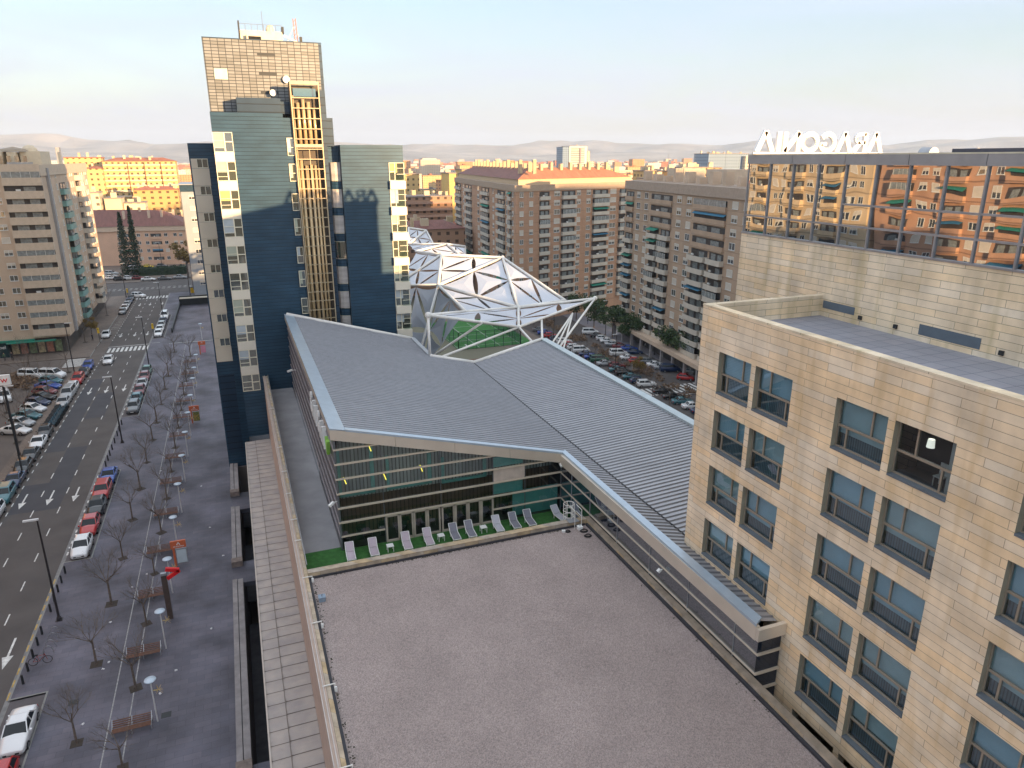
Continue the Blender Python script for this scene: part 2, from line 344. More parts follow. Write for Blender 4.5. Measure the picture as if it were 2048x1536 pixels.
for k in range(8): strip(g, -30.6+.1*k, -28.8, 196+1.9*k, 196.15+1.9*k, Z0+.0135)
strip(g, -19.8, -18, 176.6, 176.75, .004); strip(g, -16, -4, 174.6, 174.8, .0045)
structure('road_markings', g, paint)
g = MB()
for x in (-12.5, -11.15): strip(g, x-.045, x+.045, -40, 172, .005)
structure('cycle_lane_lines', g, paint_f)
g = MB()
for k in range(12): y = 57.0+1.55*k; strip(g, -20.34, -20.2, y-.45, y+.45, Z0+.018)
structure('yellow_edge_dashes', g, paint_y)
# ramp opening beside the far part of the plaza
rw = root('ramp_wall', 'low dark wall edging the car ramp at the far end of the plaza, beside the blue tower', 'wall', (-12, 200, 0))
MB().box(-16.2, -15.9, 186, 222, 0, 1.1).box(-16.2, -5, 222, 222.5, 0, 2.4).box(-16.0, -5, 221.2, 221.9, 2.4, 2.75).build('parapet', dark, rw)
MB().box(-15.9, -5, 220.3, 221.15, 2.1, 2.4).build('coping', cream, rw)
# light wells between plaza and mall
void = MB()
for y0, y1 in ((43, 66.9), (71, 83.4), (88.2, 96.9)):
    void.box(-2.7, 1.88, y0, y1, -5, -4.9); void.face([(1.86, y0, -5), (1.86, y1, -5), (1.86, y1, 5.9), (1.86, y0, 5.9)])
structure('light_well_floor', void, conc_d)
for i, (y0, y1) in enumerate(((43, 66.9), (71, 83.4), (88.2, 96.9))):
    b = root('stone_planter_wall', ['low double stone wall beside the dark light well nearest the camera', 'low double stone wall beside the middle light well under the canopy', 'short double stone wall at the foot of the blue tower'][i], 'wall', (-3.2, (y0+y1)/2, 0), 'stone walls along the light wells')
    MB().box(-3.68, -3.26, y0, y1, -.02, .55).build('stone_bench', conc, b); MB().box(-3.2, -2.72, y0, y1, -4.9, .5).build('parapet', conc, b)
    MB().box(-3.26, -3.2, y0, y1, -.01, .3).build('drain_slot', conc_d, b)
    MB().box(-3.74, -2.68, y0-.9, y0, -.02, .62).build('end_block', mat('brown stone', (.2, .16, .14), .85, var=.25, scale=3), b)
from mathutils import noise as nz_
def noise_ok(x, y): return nz_.noise(Vector((x*.9, y*.9, 3))) > -.05
# ---------------------------------------------------------------- SHOPPING CENTRE
ZT = 12.05; ZG = 13.65; ZC = 14.0; XW = 5.12; YF = 48.64; XR = 23.05
mall = root('shopping_centre', 'shopping centre with folded ribbed metal roofs, glazed front and gravel flat roof', 'building', (12, 60, 0))
wallst = mat('mall stone', (.4, .32, .26), .8, var=.12, scale=2)
ochre = brickmat('ochre stone', (.42, .31, .18), (.36, .31, .26), (.25, .2, .15), 1.0, .5, .015, .85, extra=.3, nscale=1.5)
gravel = mat('gravel', (.2, .178, .185), .95, var=0); n_, b_ = nodes(gravel)
t_ = N(n_, "ShaderNodeTexCoord"); v_ = N(n_, "ShaderNodeTexVoronoi"); v_.inputs['Scale'].default_value = 21; n_.links.new(t_.outputs['Object'], v_.inputs['Vector'])
x_ = N(n_, "ShaderNodeTexNoise"); x_.inputs['Scale'].default_value = .35; x_.inputs['Detail'].default_value = 5; n_.links.new(t_.outputs['Object'], x_.inputs['Vector'])
r_ = N(n_, "ShaderNodeValToRGB"); r_.color_ramp.elements[0].color = (.245, .2, .19, 1); r_.color_ramp.elements[1].color = (.44, .358, .33, 1); r_.color_ramp.elements[0].position = .1; r_.color_ramp.elements[1].position = .9
n_.links.new(v_.outputs['Color'], r_.inputs[0])
q_ = N(n_, "ShaderNodeMapRange"); q_.inputs['From Min'].default_value = .3; q_.inputs['From Max'].default_value = .7; q_.inputs['To Min'].default_value = .9; q_.inputs['To Max'].default_value = 1.09; n_.links.new(x_.outputs['Fac'], q_.inputs['Value'])
k_ = N(n_, "ShaderNodeMix", data_type='RGBA', blend_type='MULTIPLY'); k_.inputs['Factor'].default_value = 1; n_.links.new(r_.outputs[0], k_.inputs['A']); n_.links.new(q_.outputs[0], k_.inputs['B']); n_.links.new(k_.outputs['Result'], b_.inputs['Base Color'])
bp_ = N(n_, "ShaderNodeBump"); bp_.inputs['Strength'].default_value = .9; bp_.inputs['Distance'].default_value = .05; n_.links.new(v_.outputs['Distance'], bp_.inputs['Height']); n_.links.new(bp_.outputs[0], b_.inputs['Normal'])
# lower walls
MB().box(1.97, 23.0, -30, 91.3, -9, ZT-.25).build('podium_wall', wallst, mall)
MB().box(2.3, 22.58, -30, 42.98, ZT-.25, ZG).build('gravel_roof', gravel, mall)
turf = mat('artificial turf', (.03, .12, .022), .95, var=.25, scale=3, bump=.6, bscale=60)
MB().box(2.2, 22.98, 43.5, YF-.02, ZT-.25, ZT).box(2.2, XW-.05, YF-.02, 49.1, ZT-.25, ZT).build('turf_terrace', turf, mall)
MB().box(2.2, XW-.05, 49.1, 91.3, ZT-.25, ZT).build('side_terrace', mat('terrace screed', (.3, .29, .3), .8, var=.14, scale=.6, bump=.3, bscale=12), mall)
# parapets of the gravel roof
p = MB().box(2.2, 22.58, 43.0, 43.48, ZT-.2, ZC+.05); p.build('parapet', ochre, mall)
MB().box(22.6, 23.02, -30, 43.48, ZT-.2, ZC).build('parapet', ochre, mall)
MB().box(1.97, 2.19, -30, 91.2, ZT-.2, ZC-.04).build('parapet', ochre, mall)
gut = mat('bitumen upstand', (.03, .03, .038), .6, var=.2)
MB().box(2.2, 2.36, -30, 42.9, ZG, ZG+.1).box(2.36, 22.4, 42.86, 42.99, ZG, ZG+.12).box(22.42, 22.59, -30, 42.85, ZG, ZG+.16).build('gutter', gut, mall)
# pinkish ridge wall over the arcade roof
pink = mat('pink stone coping', (.5, .38, .31), .7, var=.1, scale=1)
MB().box(1.68, 1.96, -30, 91.2, 5, ZC-.06).build('side_wall', pink, mall)
MB().box(1.8, 1.85, -30, 91.2, ZC-.06, ZC+.06).box(1.63, 1.675, -30, 91.2, ZC-.1, ZC).build('coping', mat('coping metal', (.5, .45, .42), .5, .3), mall)
# arcade canopy of bowed stone slabs
can = root('arcade_canopy', 'long pale panelled canopy over the arcade, running from the camera to the tower foot', 'canopy', (0, 50, 0))
cm_ = mat('canopy panels', (.33, .3, .29), .65, var=.2, scale=.8, col2=(.45, .4, .36))
cm2 = mat('canopy joints', (.2, .17, .15), .8, var=.1)
c = MB(); j = MB(); y = -30.; k = 0
while y < 88.6:
    L = 1.18
    for xa, xb, zo in ((-1.22, -.13, 0), (-.08, 1.67, .03)):
        prev = None
        for i in range(5):
            t = i/4; zz = 6.28+zo+.09*sin(pi*t); yy = y+.03+(L-.06)*t
            if prev: c.face([(xa, prev[0], prev[1]), (xb, prev[0], prev[1]), (xb, yy, zz), (xa, yy, zz)])
            prev = (yy, zz)
    y += L; k += 1
c.build('panels', cm_, can)
MB().box(-1.25, 1.66, -30, 88.7, 5.9, 6.26).box(-.13, -.08, -30, 88.6, 6.26, 6.42).build('deck', cm2, can)
MB().box(-1.32, -1.22, -30, 88.7, 5.9, 6.42).build('edge_trim', mat('canopy trim', (.5, .45, .4), .6), can)
for yy in range(-24, 88, 8): MB().box(-1.0, -.6, yy, yy+.4, -4.9, 5.9).build('column', conc_d, can)
# glazed volume: roof planes
def zl(x): return 21.75-.2566*(x-XW)
XV = 25.35; ZV = zl(XV)
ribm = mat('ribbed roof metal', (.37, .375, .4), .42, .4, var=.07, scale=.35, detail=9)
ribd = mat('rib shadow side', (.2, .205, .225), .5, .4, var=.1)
streaks(ribm, 0, .18, 1.1)
def ribs(m, xa, xb, zf, y0, y1, xlim=None, P=.5, h=.085):
    y = y0
    while y < y1-1e-6:
        ya = min(y+P*.62, y1); yb = min(y+P*.78, y1); yc = min(y+P*.86, y1); ye = min(y+P, y1)
        L = []
        for yy, hh in ((y, 0), (ya, 0), (yb, h), (yc, h), (ye, 0)):
            a, b = xa, xb
            if xlim: a, b = xlim(yy)
            L.append(((a, yy, zf(a)+hh), (b, yy, zf(b)+hh)))
        if L[0][1][0]-L[0][0][0] > .01:
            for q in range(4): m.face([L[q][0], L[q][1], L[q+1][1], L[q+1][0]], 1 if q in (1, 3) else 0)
        y += P
RX = 20.1
def liml(y):
    if y < 24.85: return (XR, XR)
    if y < YF: return (XR+.35, (24.55 if y < 33.5 else XV-.06))
    if y < 78.9: return (XW+.75, XV-.06)
    if y < 87.7: return (XW+.75, RX-.2)
    return (XW+.75, XW+.75+(RX-XW-.95)*(90-y)/2.3+.0)
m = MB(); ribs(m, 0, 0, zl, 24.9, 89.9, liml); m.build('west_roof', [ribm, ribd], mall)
def zr(x): return ZV+(x-XV)*(17.25-ZV)/(36.4-XV)
def limr(y):
    b = 36.2
    if y < 33.6: return (30, 30)
    if y < 41.3: b = 32.85
    a = XV+.06
    if y > 78.6: a = XV+(y-78.6)/4.8*11
    return (a, max(a, b))
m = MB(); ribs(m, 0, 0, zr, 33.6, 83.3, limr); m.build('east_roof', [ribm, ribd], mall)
m = MB()
for k in range(90):
    y = 33.6+.5*k
    m.box(XV-.09, XV+.09, y, y+.3, ZV-.05, ZV+.03); m.box(XV-.05, XV+.05, y+.3, y+.5, ZV-.05, ZV-.01)
m.build('valley_gutter', mat('black gutter', (.008, .008, .01), .7, var=0), mall)
# edge flashings and pipes
fl = MB()
fl.hexa([(XW-.25, YF-.25, zl(XW)+.02), (XW+.85, YF-.25, zl(XW+.85)+.06), (XW+.85, 90.1, zl(XW+.85)+.06), (XW-.25, 90.1, zl(XW)+.02), (XW-.25, YF-.25, zl(XW)+.14), (XW+.85, YF-.25, zl(XW+.85)+.1), (XW+.85, 90.1, zl(XW+.85)+.1), (XW-.25, 90.1, zl(XW)+.14)])
fl.hexa([(XW+.86, YF-.25, zl(XW+.86)-.02), (XR, YF-.25, zl(XR)-.02), (XR+.4, YF+.28, zl(XR+.4)-.02), (XW+.86, YF+.28, zl(XW+.86)-.02), (XW+.86, YF-.25, zl(XW+.86)+.13), (XR, YF-.25, zl(XR)+.13), (XR+.4, YF+.28, zl(XR+.4)+.13), (XW+.86, YF+.28, zl(XW+.86)+.13)])
za = zl(XR); fl.hexa([(XR-.25, 24.5, za-.02), (XR+.42, 24.9, za-.05), (XR+.42, YF+.28, za-.05), (XR-.02, YF-.27, za-.02), (XR-.25, 24.5, za+.14), (XR+.42, 24.9, za+.12), (XR+.42, YF+.28, za+.12), (XR-.02, YF-.27, za+.14)])
fl.build('roof_flashing', mat('blue-grey flashing', (.42, .5, .58), .35, .35, var=.06), mall)
fa = MB()
def fascia(m, x0, x1, y, h=.8): m.hexa([(x0, y-.24, zl(x0)-h), (x1, y-.24, zl(x1)-h), (x1, y, zl(x1)-h), (x0, y, zl(x0)-h), (x0, y-.24, zl(x0)-.001), (x1, y-.24, zl(x1)-.001), (x1, y, zl(x1)-.001), (x0, y, zl(x0)-.001)])
for xa, xb in ((XW-.24, 9.48), (9.5, 13.98), (14.0, 18.48), (18.5, XR-.02)): fascia(fa, xa, xb, YF)
fa.box(XR-.24, XR, 24.5, YF-.26, za-.85, za-.03)
fa.box(XR-.23, 24.58, 24.26, 24.49, za-.8, za-.1)
fa.build('fascia', alum_w, mall)
MB().box(XW-.24, XW, YF+.01, 90, zl(XW)-.6, zl(XW)).build('fascia', alum_w, mall)
pp = MB()
P1 = Vector((XW, 90, zl(XW)+.1)); P2 = Vector((20.13, 87.7, 17.95)); P3 = Vector((20.08, 78.8, 17.95)); P4 = Vector((25.4, 78.6, 16.65)); P5 = Vector((36.4, 83.4, 17.45)); P6 = Vector((36.5, 41.4, 17.45))
pp.tube(P1, P2, .22).tube(P3, P4, .22).tube(P4, P5, .22); pp.build('edge_pipe', steelw, mall, smooth=True)
MB().bar(P2, P3, .5, .35).build('edge_gutter', galv, mall)
MB().box(36.15, 37.0, 41.3, 83.5, 17.0, 17.5).build('east_eave', mat('eave metal', (.42, .48, .5), .4, .3, var=.08), mall)
MB().face([(XW, 90, ZT), (20.13, 87.7, ZT), (20.13, 87.7, 17.8), (XW, 90, zl(XW)-.05)][::-1]).box(XV, 36.3, 33.7, 41.2, -9, 16.2).box(XV, 36.3, 41.2, 78, -9, 16.3).face([(20.1, 78.7, -9), (25.4, 78.5, -9), (25.4, 78.5, 16.5), (20.1, 78.7, 17.8)]).face([(25.4, 78.5, -9), (36.4, 83.3, -9), (36.4, 83.3, 17.1), (25.4, 78.5, 16.5)]).face([(20.1, 78.7, -9), (20.1, 87.7, -9), (20.1, 87.7, 17.8), (20.1, 78.7, 17.8)]).build('rear_wall', conc_d, mall)
# glazed front
gf = glassmat('curtain wall glass', (.7, .77, .78), .02, trans=1, wave=.08, refl=.17, wscale=.8)
BZ = [13.17, 14.33, 15.5, 16.67, 17.83, 19.0, 20.15]
def xtop(z): return XW+(21.75-.8-z)/.2566            # where the sloping fascia meets height z
m = MB(); m.face([(XW, YF, ZT), (XR, YF, ZT), (XR, YF, zl(XR)-.7), (XW, YF, zl(XW)-.7)]); m.build('front_glass', gf, mall)
m = MB()
for z in BZ:
    xe = min(XR, xtop(z))
    if z < 14.3: m.box(XW, 8.4, YF-.14, YF+.02, z-.04, z+.04); m.box(17.1, xe, YF-.14, YF+.02, z-.04, z+.04)
    else: m.box(XW-.1, xe, YF-.16, YF+.02, z-.05, z+.05)
m.each('transom', tan, mall)
m = MB()
for x in (12.85, 17.12, 19.85, 8.42): m.box(x-.025, x+.025, YF-.03, YF+.02, ZT if x != 12.85 else 14.33, zl(x)-.8)
m.box(XW-.06, XW+.06, YF-.08, YF+.02, ZT, zl(XW)-.78); m.box(XR-.05, XR+.03, YF-.05, YF+.02, ZT, za-.8)
m.each('mullion', mat('dark mullion', (.13, .14, .15), .5, .3), mall)
for i in range(8):
    x0 = 8.5+i*1.075; x0 += (.04 if i > 3 else -.04); d = MB()
    for a, b in ((x0, x0+.13), (x0+.93, x0+1.04)): d.box(a, b, YF-.12, YF+.03, ZT+.12, 14.27)
    d.box(x0, x0+1.04, YF-.12, YF+.03, 14.15, 14.28); d.box(x0, x0+1.04, YF-.12, YF+.03, ZT, ZT+.14)
    if i == 5: d.box(x0+.9, x0+.93, YF-.17, YF-.12, 12.9, 13.4)
    d.build('door', mat('door frame', (.5, .43, .36), .45, .2), mall)
# interior seen through the glass
wood = slatmat('slatted brown lining', (.16, .1, .065), .32, .7, dark=.45, axis=0, duty=.25)
inn = MB(); inn.face([(XW+.4, YF+2.2, ZT), (XR-.1, YF+2.2, ZT), (XR-.1, YF+2.2, 15.4), (XW+.4, YF+2.2, 15.4)]); inn.build('inner_wall', wood, mall)
MB().face([(XW+.4, YF+1.7, 15.4), (XR-.1, YF+1.7, 15.4), (XR-.1, YF+1.7, zl(XR)-.1), (XW+.4, YF+1.7, zl(XW+.4)-.1)]).build('vertical_blinds', slatmat('grey-green vertical blinds', (.42, .44, .41), .28, .8, dark=.35, axis=0, duty=.3, var=.35), mall)
MB().box(XW+.2, XR-.2, YF+.1, YF+2.2, ZT-.02, ZT+.02).build('inner_floor', mat('dark floor', (.06, .05, .045), .4), mall)
gi = mat('green inner panels', (.14, .42, .38), .5, var=.1); m = MB()
for x0, x1, z0, z1 in ((XW+.2, 8.0, 15.9, 19.8), (8.9, 12.4, 15.9, 18.7), (13.2, 16.9, 15.7, 17.9)):
    m.box(x0, x1, YF+.9, YF+1, z0, z0+.22); m.box(x0, x0+.22, YF+.9, YF+1, z0+.22, z1); m.box(x1-.3, x1, YF+.9, YF+1, z0+.22, z1)
m.box(17.2, 19.7, YF+.12, YF+.2, 14.4, 15.45).box(17.2, 19.7, YF+.12, YF+.2, 16.75, 17.6).box(18.9, 22.9, YF+.3, YF+.36, 12.1, 14.3)
m.build('inner_frame', gi, mall)
MB().box(17.16, 19.8, YF-.06, YF-.01, 15.56, 16.66).build('stone_panel', mat('pale stone panel', (.5, .42, .36), .7, var=.15), mall)
for x, z in ((7.68, 19.8), (11.45, 17.55), (5.72, 17.5), (8.65, 17.35), (8.0, 20.6)):
    MB().bar((x-.08, YF+.3, z+.28), (x+.09, YF+.25, z-.26), .06).build('light_tube', mat('yellow tube light', (.8, .7, .1), .5, var=0, emit=(1, .8, .1), es=.7), mall)
m = MB()
for k in range(9): x = 6.4+k*1.7; z = ZT+.5; m.box(x, x+.5, YF+1.0, YF+1.3, ZT, z+.5); m.box(x+.1, x+.7, YF+.8, YF+1.4, ZT+1.05, ZT+1.12)
m.build('gym_equipment', dark, mall)
# east glazed flank and its end
eg = glassmat('dark flank glass', (.014, .02, .034), .03, wave=.06, refl=.1)
MB().face([(XR, 24.5, ZT-4), (XR, YF, ZT-4), (XR, YF, za-.7), (XR, 24.5, za-.7)]).face([(XR, 24.5, ZT-4), (24.55, 24.5, ZT-4), (24.55, 24.5, za-.7), (XR, 24.5, za-.7)]).build('flank_glass', eg, mall)
m = MB()
for z in (13.17, 14.2, 15.4): m.box(XR-.07, XR+.02, 24.36, YF-.1, z-.035, z+.035); m.box(XR+.02, 24.56, 24.36, 24.52, z-.045, z+.045)
m.box(XR-.14, 24.56, 24.3, 24.52, 11.9, 12.0)
m.build('transom', tan, mall)
m = MB()
for y in (46.6, 43.4, 39.2, 34.9, 30.6, 26.3): m.box(XR-.04, XR+.01, y-.02, y+.02, ZT, za-.8)
m.each('mullion', galv, mall)
# west flank: dark boards with pale rails
wf = slatmat('grey louvre boards', (.13, .12, .135), .39, .4, .3, dark=.4, var=.12, duty=.16)
MB().box(XW-.02, XW+.1, YF+.05, 90, ZT, zl(XW)-.5).build('west_wall', wf, mall)
m = MB()
for z in BZ: m.box(XW-.1, XW-.01, YF+.03, 90, z-.045, z+.045)
m.each('transom', mat('rail grey', (.34, .31, .32), .45, .4), mall)
MB().box(XW-.05, XW-.02, 62, 86, ZT+.02, ZT+1.6).build('west_window', glassmat('amber glass', (.1, .07, .03), .05, refl=.7, wave=.1), mall)
# abstract white wall letters on the west flank
sg = root('wall_sign', 'worn white letters with a green tip, high on the west wall of the ribbed-roof block', 'sign', (XW-.2, 58, 19))
for i in range(6):
    y = 61.6-i*1.75; m = MB()
    if i % 3 == 0: m.tube((XW-.12, y, 20.2), (XW-.3, y, 20.2), .42, n=12); m.bar((XW-.2, y, 20), (XW-.2, y-.3, 18.9), .3)
    elif i % 3 == 1: m.bar((XW-.2, y-.5, 18.8), (XW-.2, y-.5, 20.5), .32); m.bar((XW-.2, y+.4, 18.8), (XW-.2, y+.4, 20), .32); m.bar((XW-.2, y-.5, 19.8), (XW-.2, y+.5, 19.2), .3)
    else: m.bar((XW-.2, y-.5, 18.8), (XW-.2, y, 20.4), .32); m.bar((XW-.2, y+.5, 18.8), (XW-.2, y, 20.4), .32)
    m.build('letter', white, sg)
MB().bar((XW-.2, 51.4, 20.2), (XW-.2, 50.9, 19), .25).bar((XW-.2, 50.9, 19), (XW-.2, 50.4, 20.2), .25).build('letter', mat('lime', (.3, .6, .1), .5), sg)['label'] = 'lime green chevron tip'
# cameras, roof rails, ladder, small roof things
def cctv(x, y, z, dx, dy, lab):
    r = root('security_camera', lab, 'camera', (x, y, z)); MB().bar((x, y, z), (x+dx*.4, y+dy*.4, z+.02), .06).build('bracket', white, r)
    MB().bar((x+dx*.35, y+dy*.35, z+.05), (x+dx*.8, y+dy*.8, z-.1), .18).build('housing', white, r)
cctv(XW-.05, YF+.4, 15.9, -.8, -.5, 'white security camera on the near corner of the glass front'); cctv(XW-.1, 80, 17.5, -1.2, 0, 'white security camera at the far end of the west wall')
cctv(XR-.25, YF-.1, 16.3, .05, -.6, 'white security camera in the inner corner of the glass front'); cctv(XR-.1, 33.3, 15.3, -.4, 0, 'tiny white camera on the dark flank glazing')
rl = root('handrail', 'thin grey rail running along the side terrace parapet', 'railing', (2.4, 68, ZT))
m = MB(); m.tube((2.24, 44, ZC+.12), (2.24, 91, ZC+.12), .035, n=6)
m.build('rail', galv, rl)
for y in (60.2, 50.9, 55.6, 66, 77.8, 47.6): MB().bar((1.75, y, ZC+.08), (2.24, y, ZC+.08), .05).bar((2.24, y, ZT+1.2), (2.24, y, ZC+.12), .05).build('bracket', steelw, rl)
for i, y in enumerate((42.6, 37.5, 31.9, 26.3)):
    r = root('cable_anchor', ['white anchor bracket by the terrace corner of the gravel roof', 'white anchor bracket halfway down the gravel roof edge', 'white anchor bracket low down the gravel roof edge', 'white anchor bracket at the bottom of the gravel roof edge'][i], 'bracket', (2.2, y, ZT), 'anchors along the roof edge')
    MB().bar((1.78, y, ZC+.03), (2.42, y, ZC+.03), .045).bar((2.42, y, ZC+.05), (2.42, y, ZG), .05).build('arm', steelw, r); MB().box(2.36, 2.5, y-.25, y-.19, ZG+.05, ZC).build('plate', white, r)
lad = root('caged_ladder', 'white caged access ladder climbing over the parapet corner of the gravel roof', 'ladder', (21.6, 43.4, ZG))
m = MB(); cx, cy = 21.45, 43.75
for k in range(6):
    a = .3+pi*k*.36; x, y = cx+.4*cos(a), cy+.4*sin(a); m.tube((x, y, ZT+.3), (x, y, ZG+1.55), .026, n=6)
for z in (ZG+.55, ZG+1.0, ZG+1.55):
    for k in range(15): a, b = pi*2*k/16-.3, pi*2*(k+1)/16-.3; m.tube((cx+.4*cos(a), cy+.4*sin(a), z), (cx+.4*cos(b), cy+.4*sin(b), z), .024, n=5)
m.build('cage', steelw, lad)
m = MB()
for x in (21.4, 21.95): m.tube((x, 42.6, ZG), (x, 42.6, ZG+1.5), .028, n=6); m.tube((x, 42.6, ZG+1.5), (x, 43.5, ZG+1.5), .028, n=6); m.tube((x, 42.6, ZG+.95), (x, 43.5, ZG+.95), .022, n=6)
for k in range(8): m.tube((21.2, 43.6, ZT+.25+.25*k), (21.7, 43.6, ZT+.25+.25*k), .018, n=5)
m.build('rail', steelw, lad)
MB().box(21.1, 21.9, 42.85, 43.5, ZC+.06, ZC+.11).build('step_plate', galv, lad)
def hose(x, y, r, lab):
    ro = root('cable_coil', lab, 'cable', (x, y, ZG)); m = MB()
    for q in range(3):
        for k in range(14): a, b = 2*pi*k/14, 2*pi*(k+1)/14; R = r*(1-.12*q); m.tube((x+R*cos(a), y+R*.8*sin(a), ZG+.04+.03*q), (x+R*cos(b), y+R*.8*sin(b), ZG+.04+.03*q), .022, n=5)
    m.build('coil', rubber, ro)
hose(20.75, 42.4, .2, 'small black cable coil left of the caged ladder'); hose(21.9, 42.05, .3, 'black cable coil right of the caged ladder on the gravel'); hose(21.85, 41.3, .28, 'black hose heap nearest the camera beside the dark parapet')
for x, y, s, lab in ((20.45, 42.5, .2, 'tiny white box on the gravel left of the ladder'), (21.75, 42.45, .34, 'white junction box at the foot of the caged ladder'), (2.75, 40.2, .4, 'small grey-blue rag box beside the left gravel edge')):
    r = root('junction_box', lab, 'box', (x, y, ZG)); MB().box(x-s/2, x+s/2, y-s/2, y+s/2, ZG, ZG+s*.7).box(x-s*.55, x+s*.55, y-s*.55, y+s*.55, ZG+s*.7, ZG+s*.78).build('case', white if x > 5 else mat('grey blue', (.2, .26, .33), .7), r)
    MB().tube((x, y, ZG+s*.78), (x+.03, y, ZG+s*1.2), .025, n=6).build('cap', galv, r)
# moss and weeds that gathered along the gutters
mo_ = MB(); rr_ = random.Random(31)
for k in range(700):
    if k < 420: x, y = 2.42+abs(rr_.gauss(0, .1)), rr_.uniform(10, 42.8)
    elif k < 640: x, y = rr_.uniform(2.5, 22.3), 42.82-abs(rr_.gauss(0, .05))
    else: x, y = 22.38-abs(rr_.gauss(0, .13)), 15+27*rr_.random()
    if noise_ok(x, y) or k % 5 == 0:
        s = rr_.uniform(.015, .055); mo_.hexa([(x-s, y-s, ZG-.01), (x+s, y-s, ZG-.01), (x+s, y+s, ZG-.01), (x-s, y+s, ZG-.01), (x-s*.4, y-s*.3, ZG+s*.6), (x+s*.3, y-s*.5, ZG+s*.8), (x+s*.5, y+s*.3, ZG+s*.5), (x-s*.3, y+s*.4, ZG+s*.7)])
tag(mo_.build('moss', mat('dark moss', (.035, .035, .025), .95, var=.3, scale=8, col2=(.09, .075, .05))), 'dark moss and weeds gathered along the gutters of the gravel roof', 'moss', kind='stuff')
# ---------------------------------------------------------------- loungers and tables on the turf
def make_lounger(fab, name):
    r = root('sun_lounger', '', 'sun lounger')
    F = MB()
    for x in (0, .6): F.bar((x, 0, .3), (x, 1.15, .3), .05); F.bar((x, 1.15, .3), (x, 1.72, .82), .045)
    F.bar((0, 0, .3), (.6, 0, .3), .05).bar((0, 1.15, .3), (.6, 1.15, .3), .04).bar((0, 1.72, .82), (.6, 1.72, .82), .045); F.build('frame', white, r)
    MB().hexa([(.04, .03, .31), (.56, .03, .31), (.56, 1.13, .31), (.04, 1.13, .31), (.04, .03, .34), (.56, .03, .34), (.56, 1.13, .34), (.04, 1.13, .34)]).build('seat', fab, r)
    MB().hexa([(.04, 1.17, .33), (.56, 1.17, .33), (.56, 1.7, .81), (.04, 1.7, .81), (.04, 1.15, .36), (.56, 1.15, .36), (.56, 1.68, .84), (.04, 1.68, .84)]).build('backrest', fab, r)
    for x in (0, .6):
        for y in (.12, 1.1): MB().bar((x, y, 0), (x, y, .3), .045).build('leg', white, r)
    return r
fA = mat('lilac mesh fabric', (.45, .38, .43), .8, var=.08); fB = mat('grey mesh fabric', (.2, .2, .24), .8, var=.08); fC = mat('pale grey fabric', (.45, .45, .5), .8, var=.08)
LA = make_lounger(fA, 'a'); LB = make_lounger(fB, 'b'); LC = make_lounger(fC, 'c')
LP = [(5.2, LA, 'pale pink-grey sun lounger nearest the left corner of the turf'), (6.9, LA, 'pink-grey sun lounger just left of the first white table'), (9.4, LA, 'pink-grey sun lounger just right of the first white table'), (11.08, LA, 'pink-grey sun lounger just left of the middle white table'),
      (13.16, LB, 'dark grey sun lounger just right of the middle white table'), (14.42, LB, 'dark grey sun lounger just left of the right-hand white table'), (16.7, LC, 'pale grey sun lounger just right of the right-hand white table'), (18.12, LB, 'dark grey sun lounger, second from the right end of the lounger row'), (19.4, LB, 'dark grey sun lounger at the right end of the lounger row')]
used = set()
for x, P, lab in LP:
    if P.name in used: o = dup(P, (x, 46.5, ZT), -.05)
    else: used.add(P.name); o = P; KIDS[P.name] = list(P.children); o.location = (x, 46.5, ZT); o.rotation_euler = (0, 0, -.05)
    o['label'] = lab; o['group'] = 'sun loungers on the turf terrace'
o = dup(LC, (22.1, 46.35, ZT), .15, 'white-grey lounger half hidden behind the parapet below the caged ladder', 'sun loungers on the turf terrace')
tb = root('side_table', 'small white square table between the two leftmost pairs of loungers', 'table', (8.2, 47.0, ZT), 'white tables on the turf')
MB().box(0, .5, 0, .5, .42, .46).build('table_top', white, tb, world=False)
for x in (.04, .46):
    for y in (.04, .46): MB().bar((x, y, 0), (x, y, .42), .04).build('leg', white, tb, world=False)
dup(tb, (12.15, 47.1, ZT), 0, 'small white table in the middle of the lounger row'); dup(tb, (15.6, 47.15, ZT), 0, 'small white table between the dark loungers and the pale grey one')
# ---------------------------------------------------------------- STONE HOTEL
hot = root('stone_hotel', 'cream stone-clad hotel with deep square windows filling the right side', 'building', (40, 15, 0))
XS, XU = 24.6, 32.9
stone = brickmat('cream stone cladding', (.84, .61, .37), (.80, .67, .51), (.38, .27, .18), 2.6, .375, .012, .75, extra=.2, nscale=.6, stain=(.6, .4, .18), mix=0)
stone_u = brickmat('weathered stone', (.8, .62, .4), (.76, .65, .5), (.27, .22, .15), 2.3, .375, .012, .8, extra=.22, nscale=.5, stain=(.5, .4, .2))
YS = [(29.0, 31.7, 0), (25.95, 28.65, 1), (20.35, 23.15, 0), (17.25, 20.0, 1), (11.75, 14.55, 0), (8.7, 11.45, 1), (3.2, 6.0, 0), (.1, 2.9, 1)]
ZS = [27.3-3.43*k for k in range(7)]; WH = 2.42
ys = sorted({-30., 33.5} | {v for a, b, _ in YS for v in (a, b)}); zs = sorted({-9., 32.02} | {v for z in ZS for v in (z, z+WH)})
m = MB()
for i in range(len(ys)-1):
    for k in range(len(zs)-1):
        yc, zc = (ys[i]+ys[i+1])/2, (zs[k]+zs[k+1])/2
        if any(a < yc < b for a, b, _ in YS) and any(z < zc < z+WH for z in ZS): continue
        m.face([(XS, ys[i+1], zs[k]), (XS, ys[i], zs[k]), (XS, ys[i], zs[k+1]), (XS, ys[i+1], zs[k+1])])
D = .42
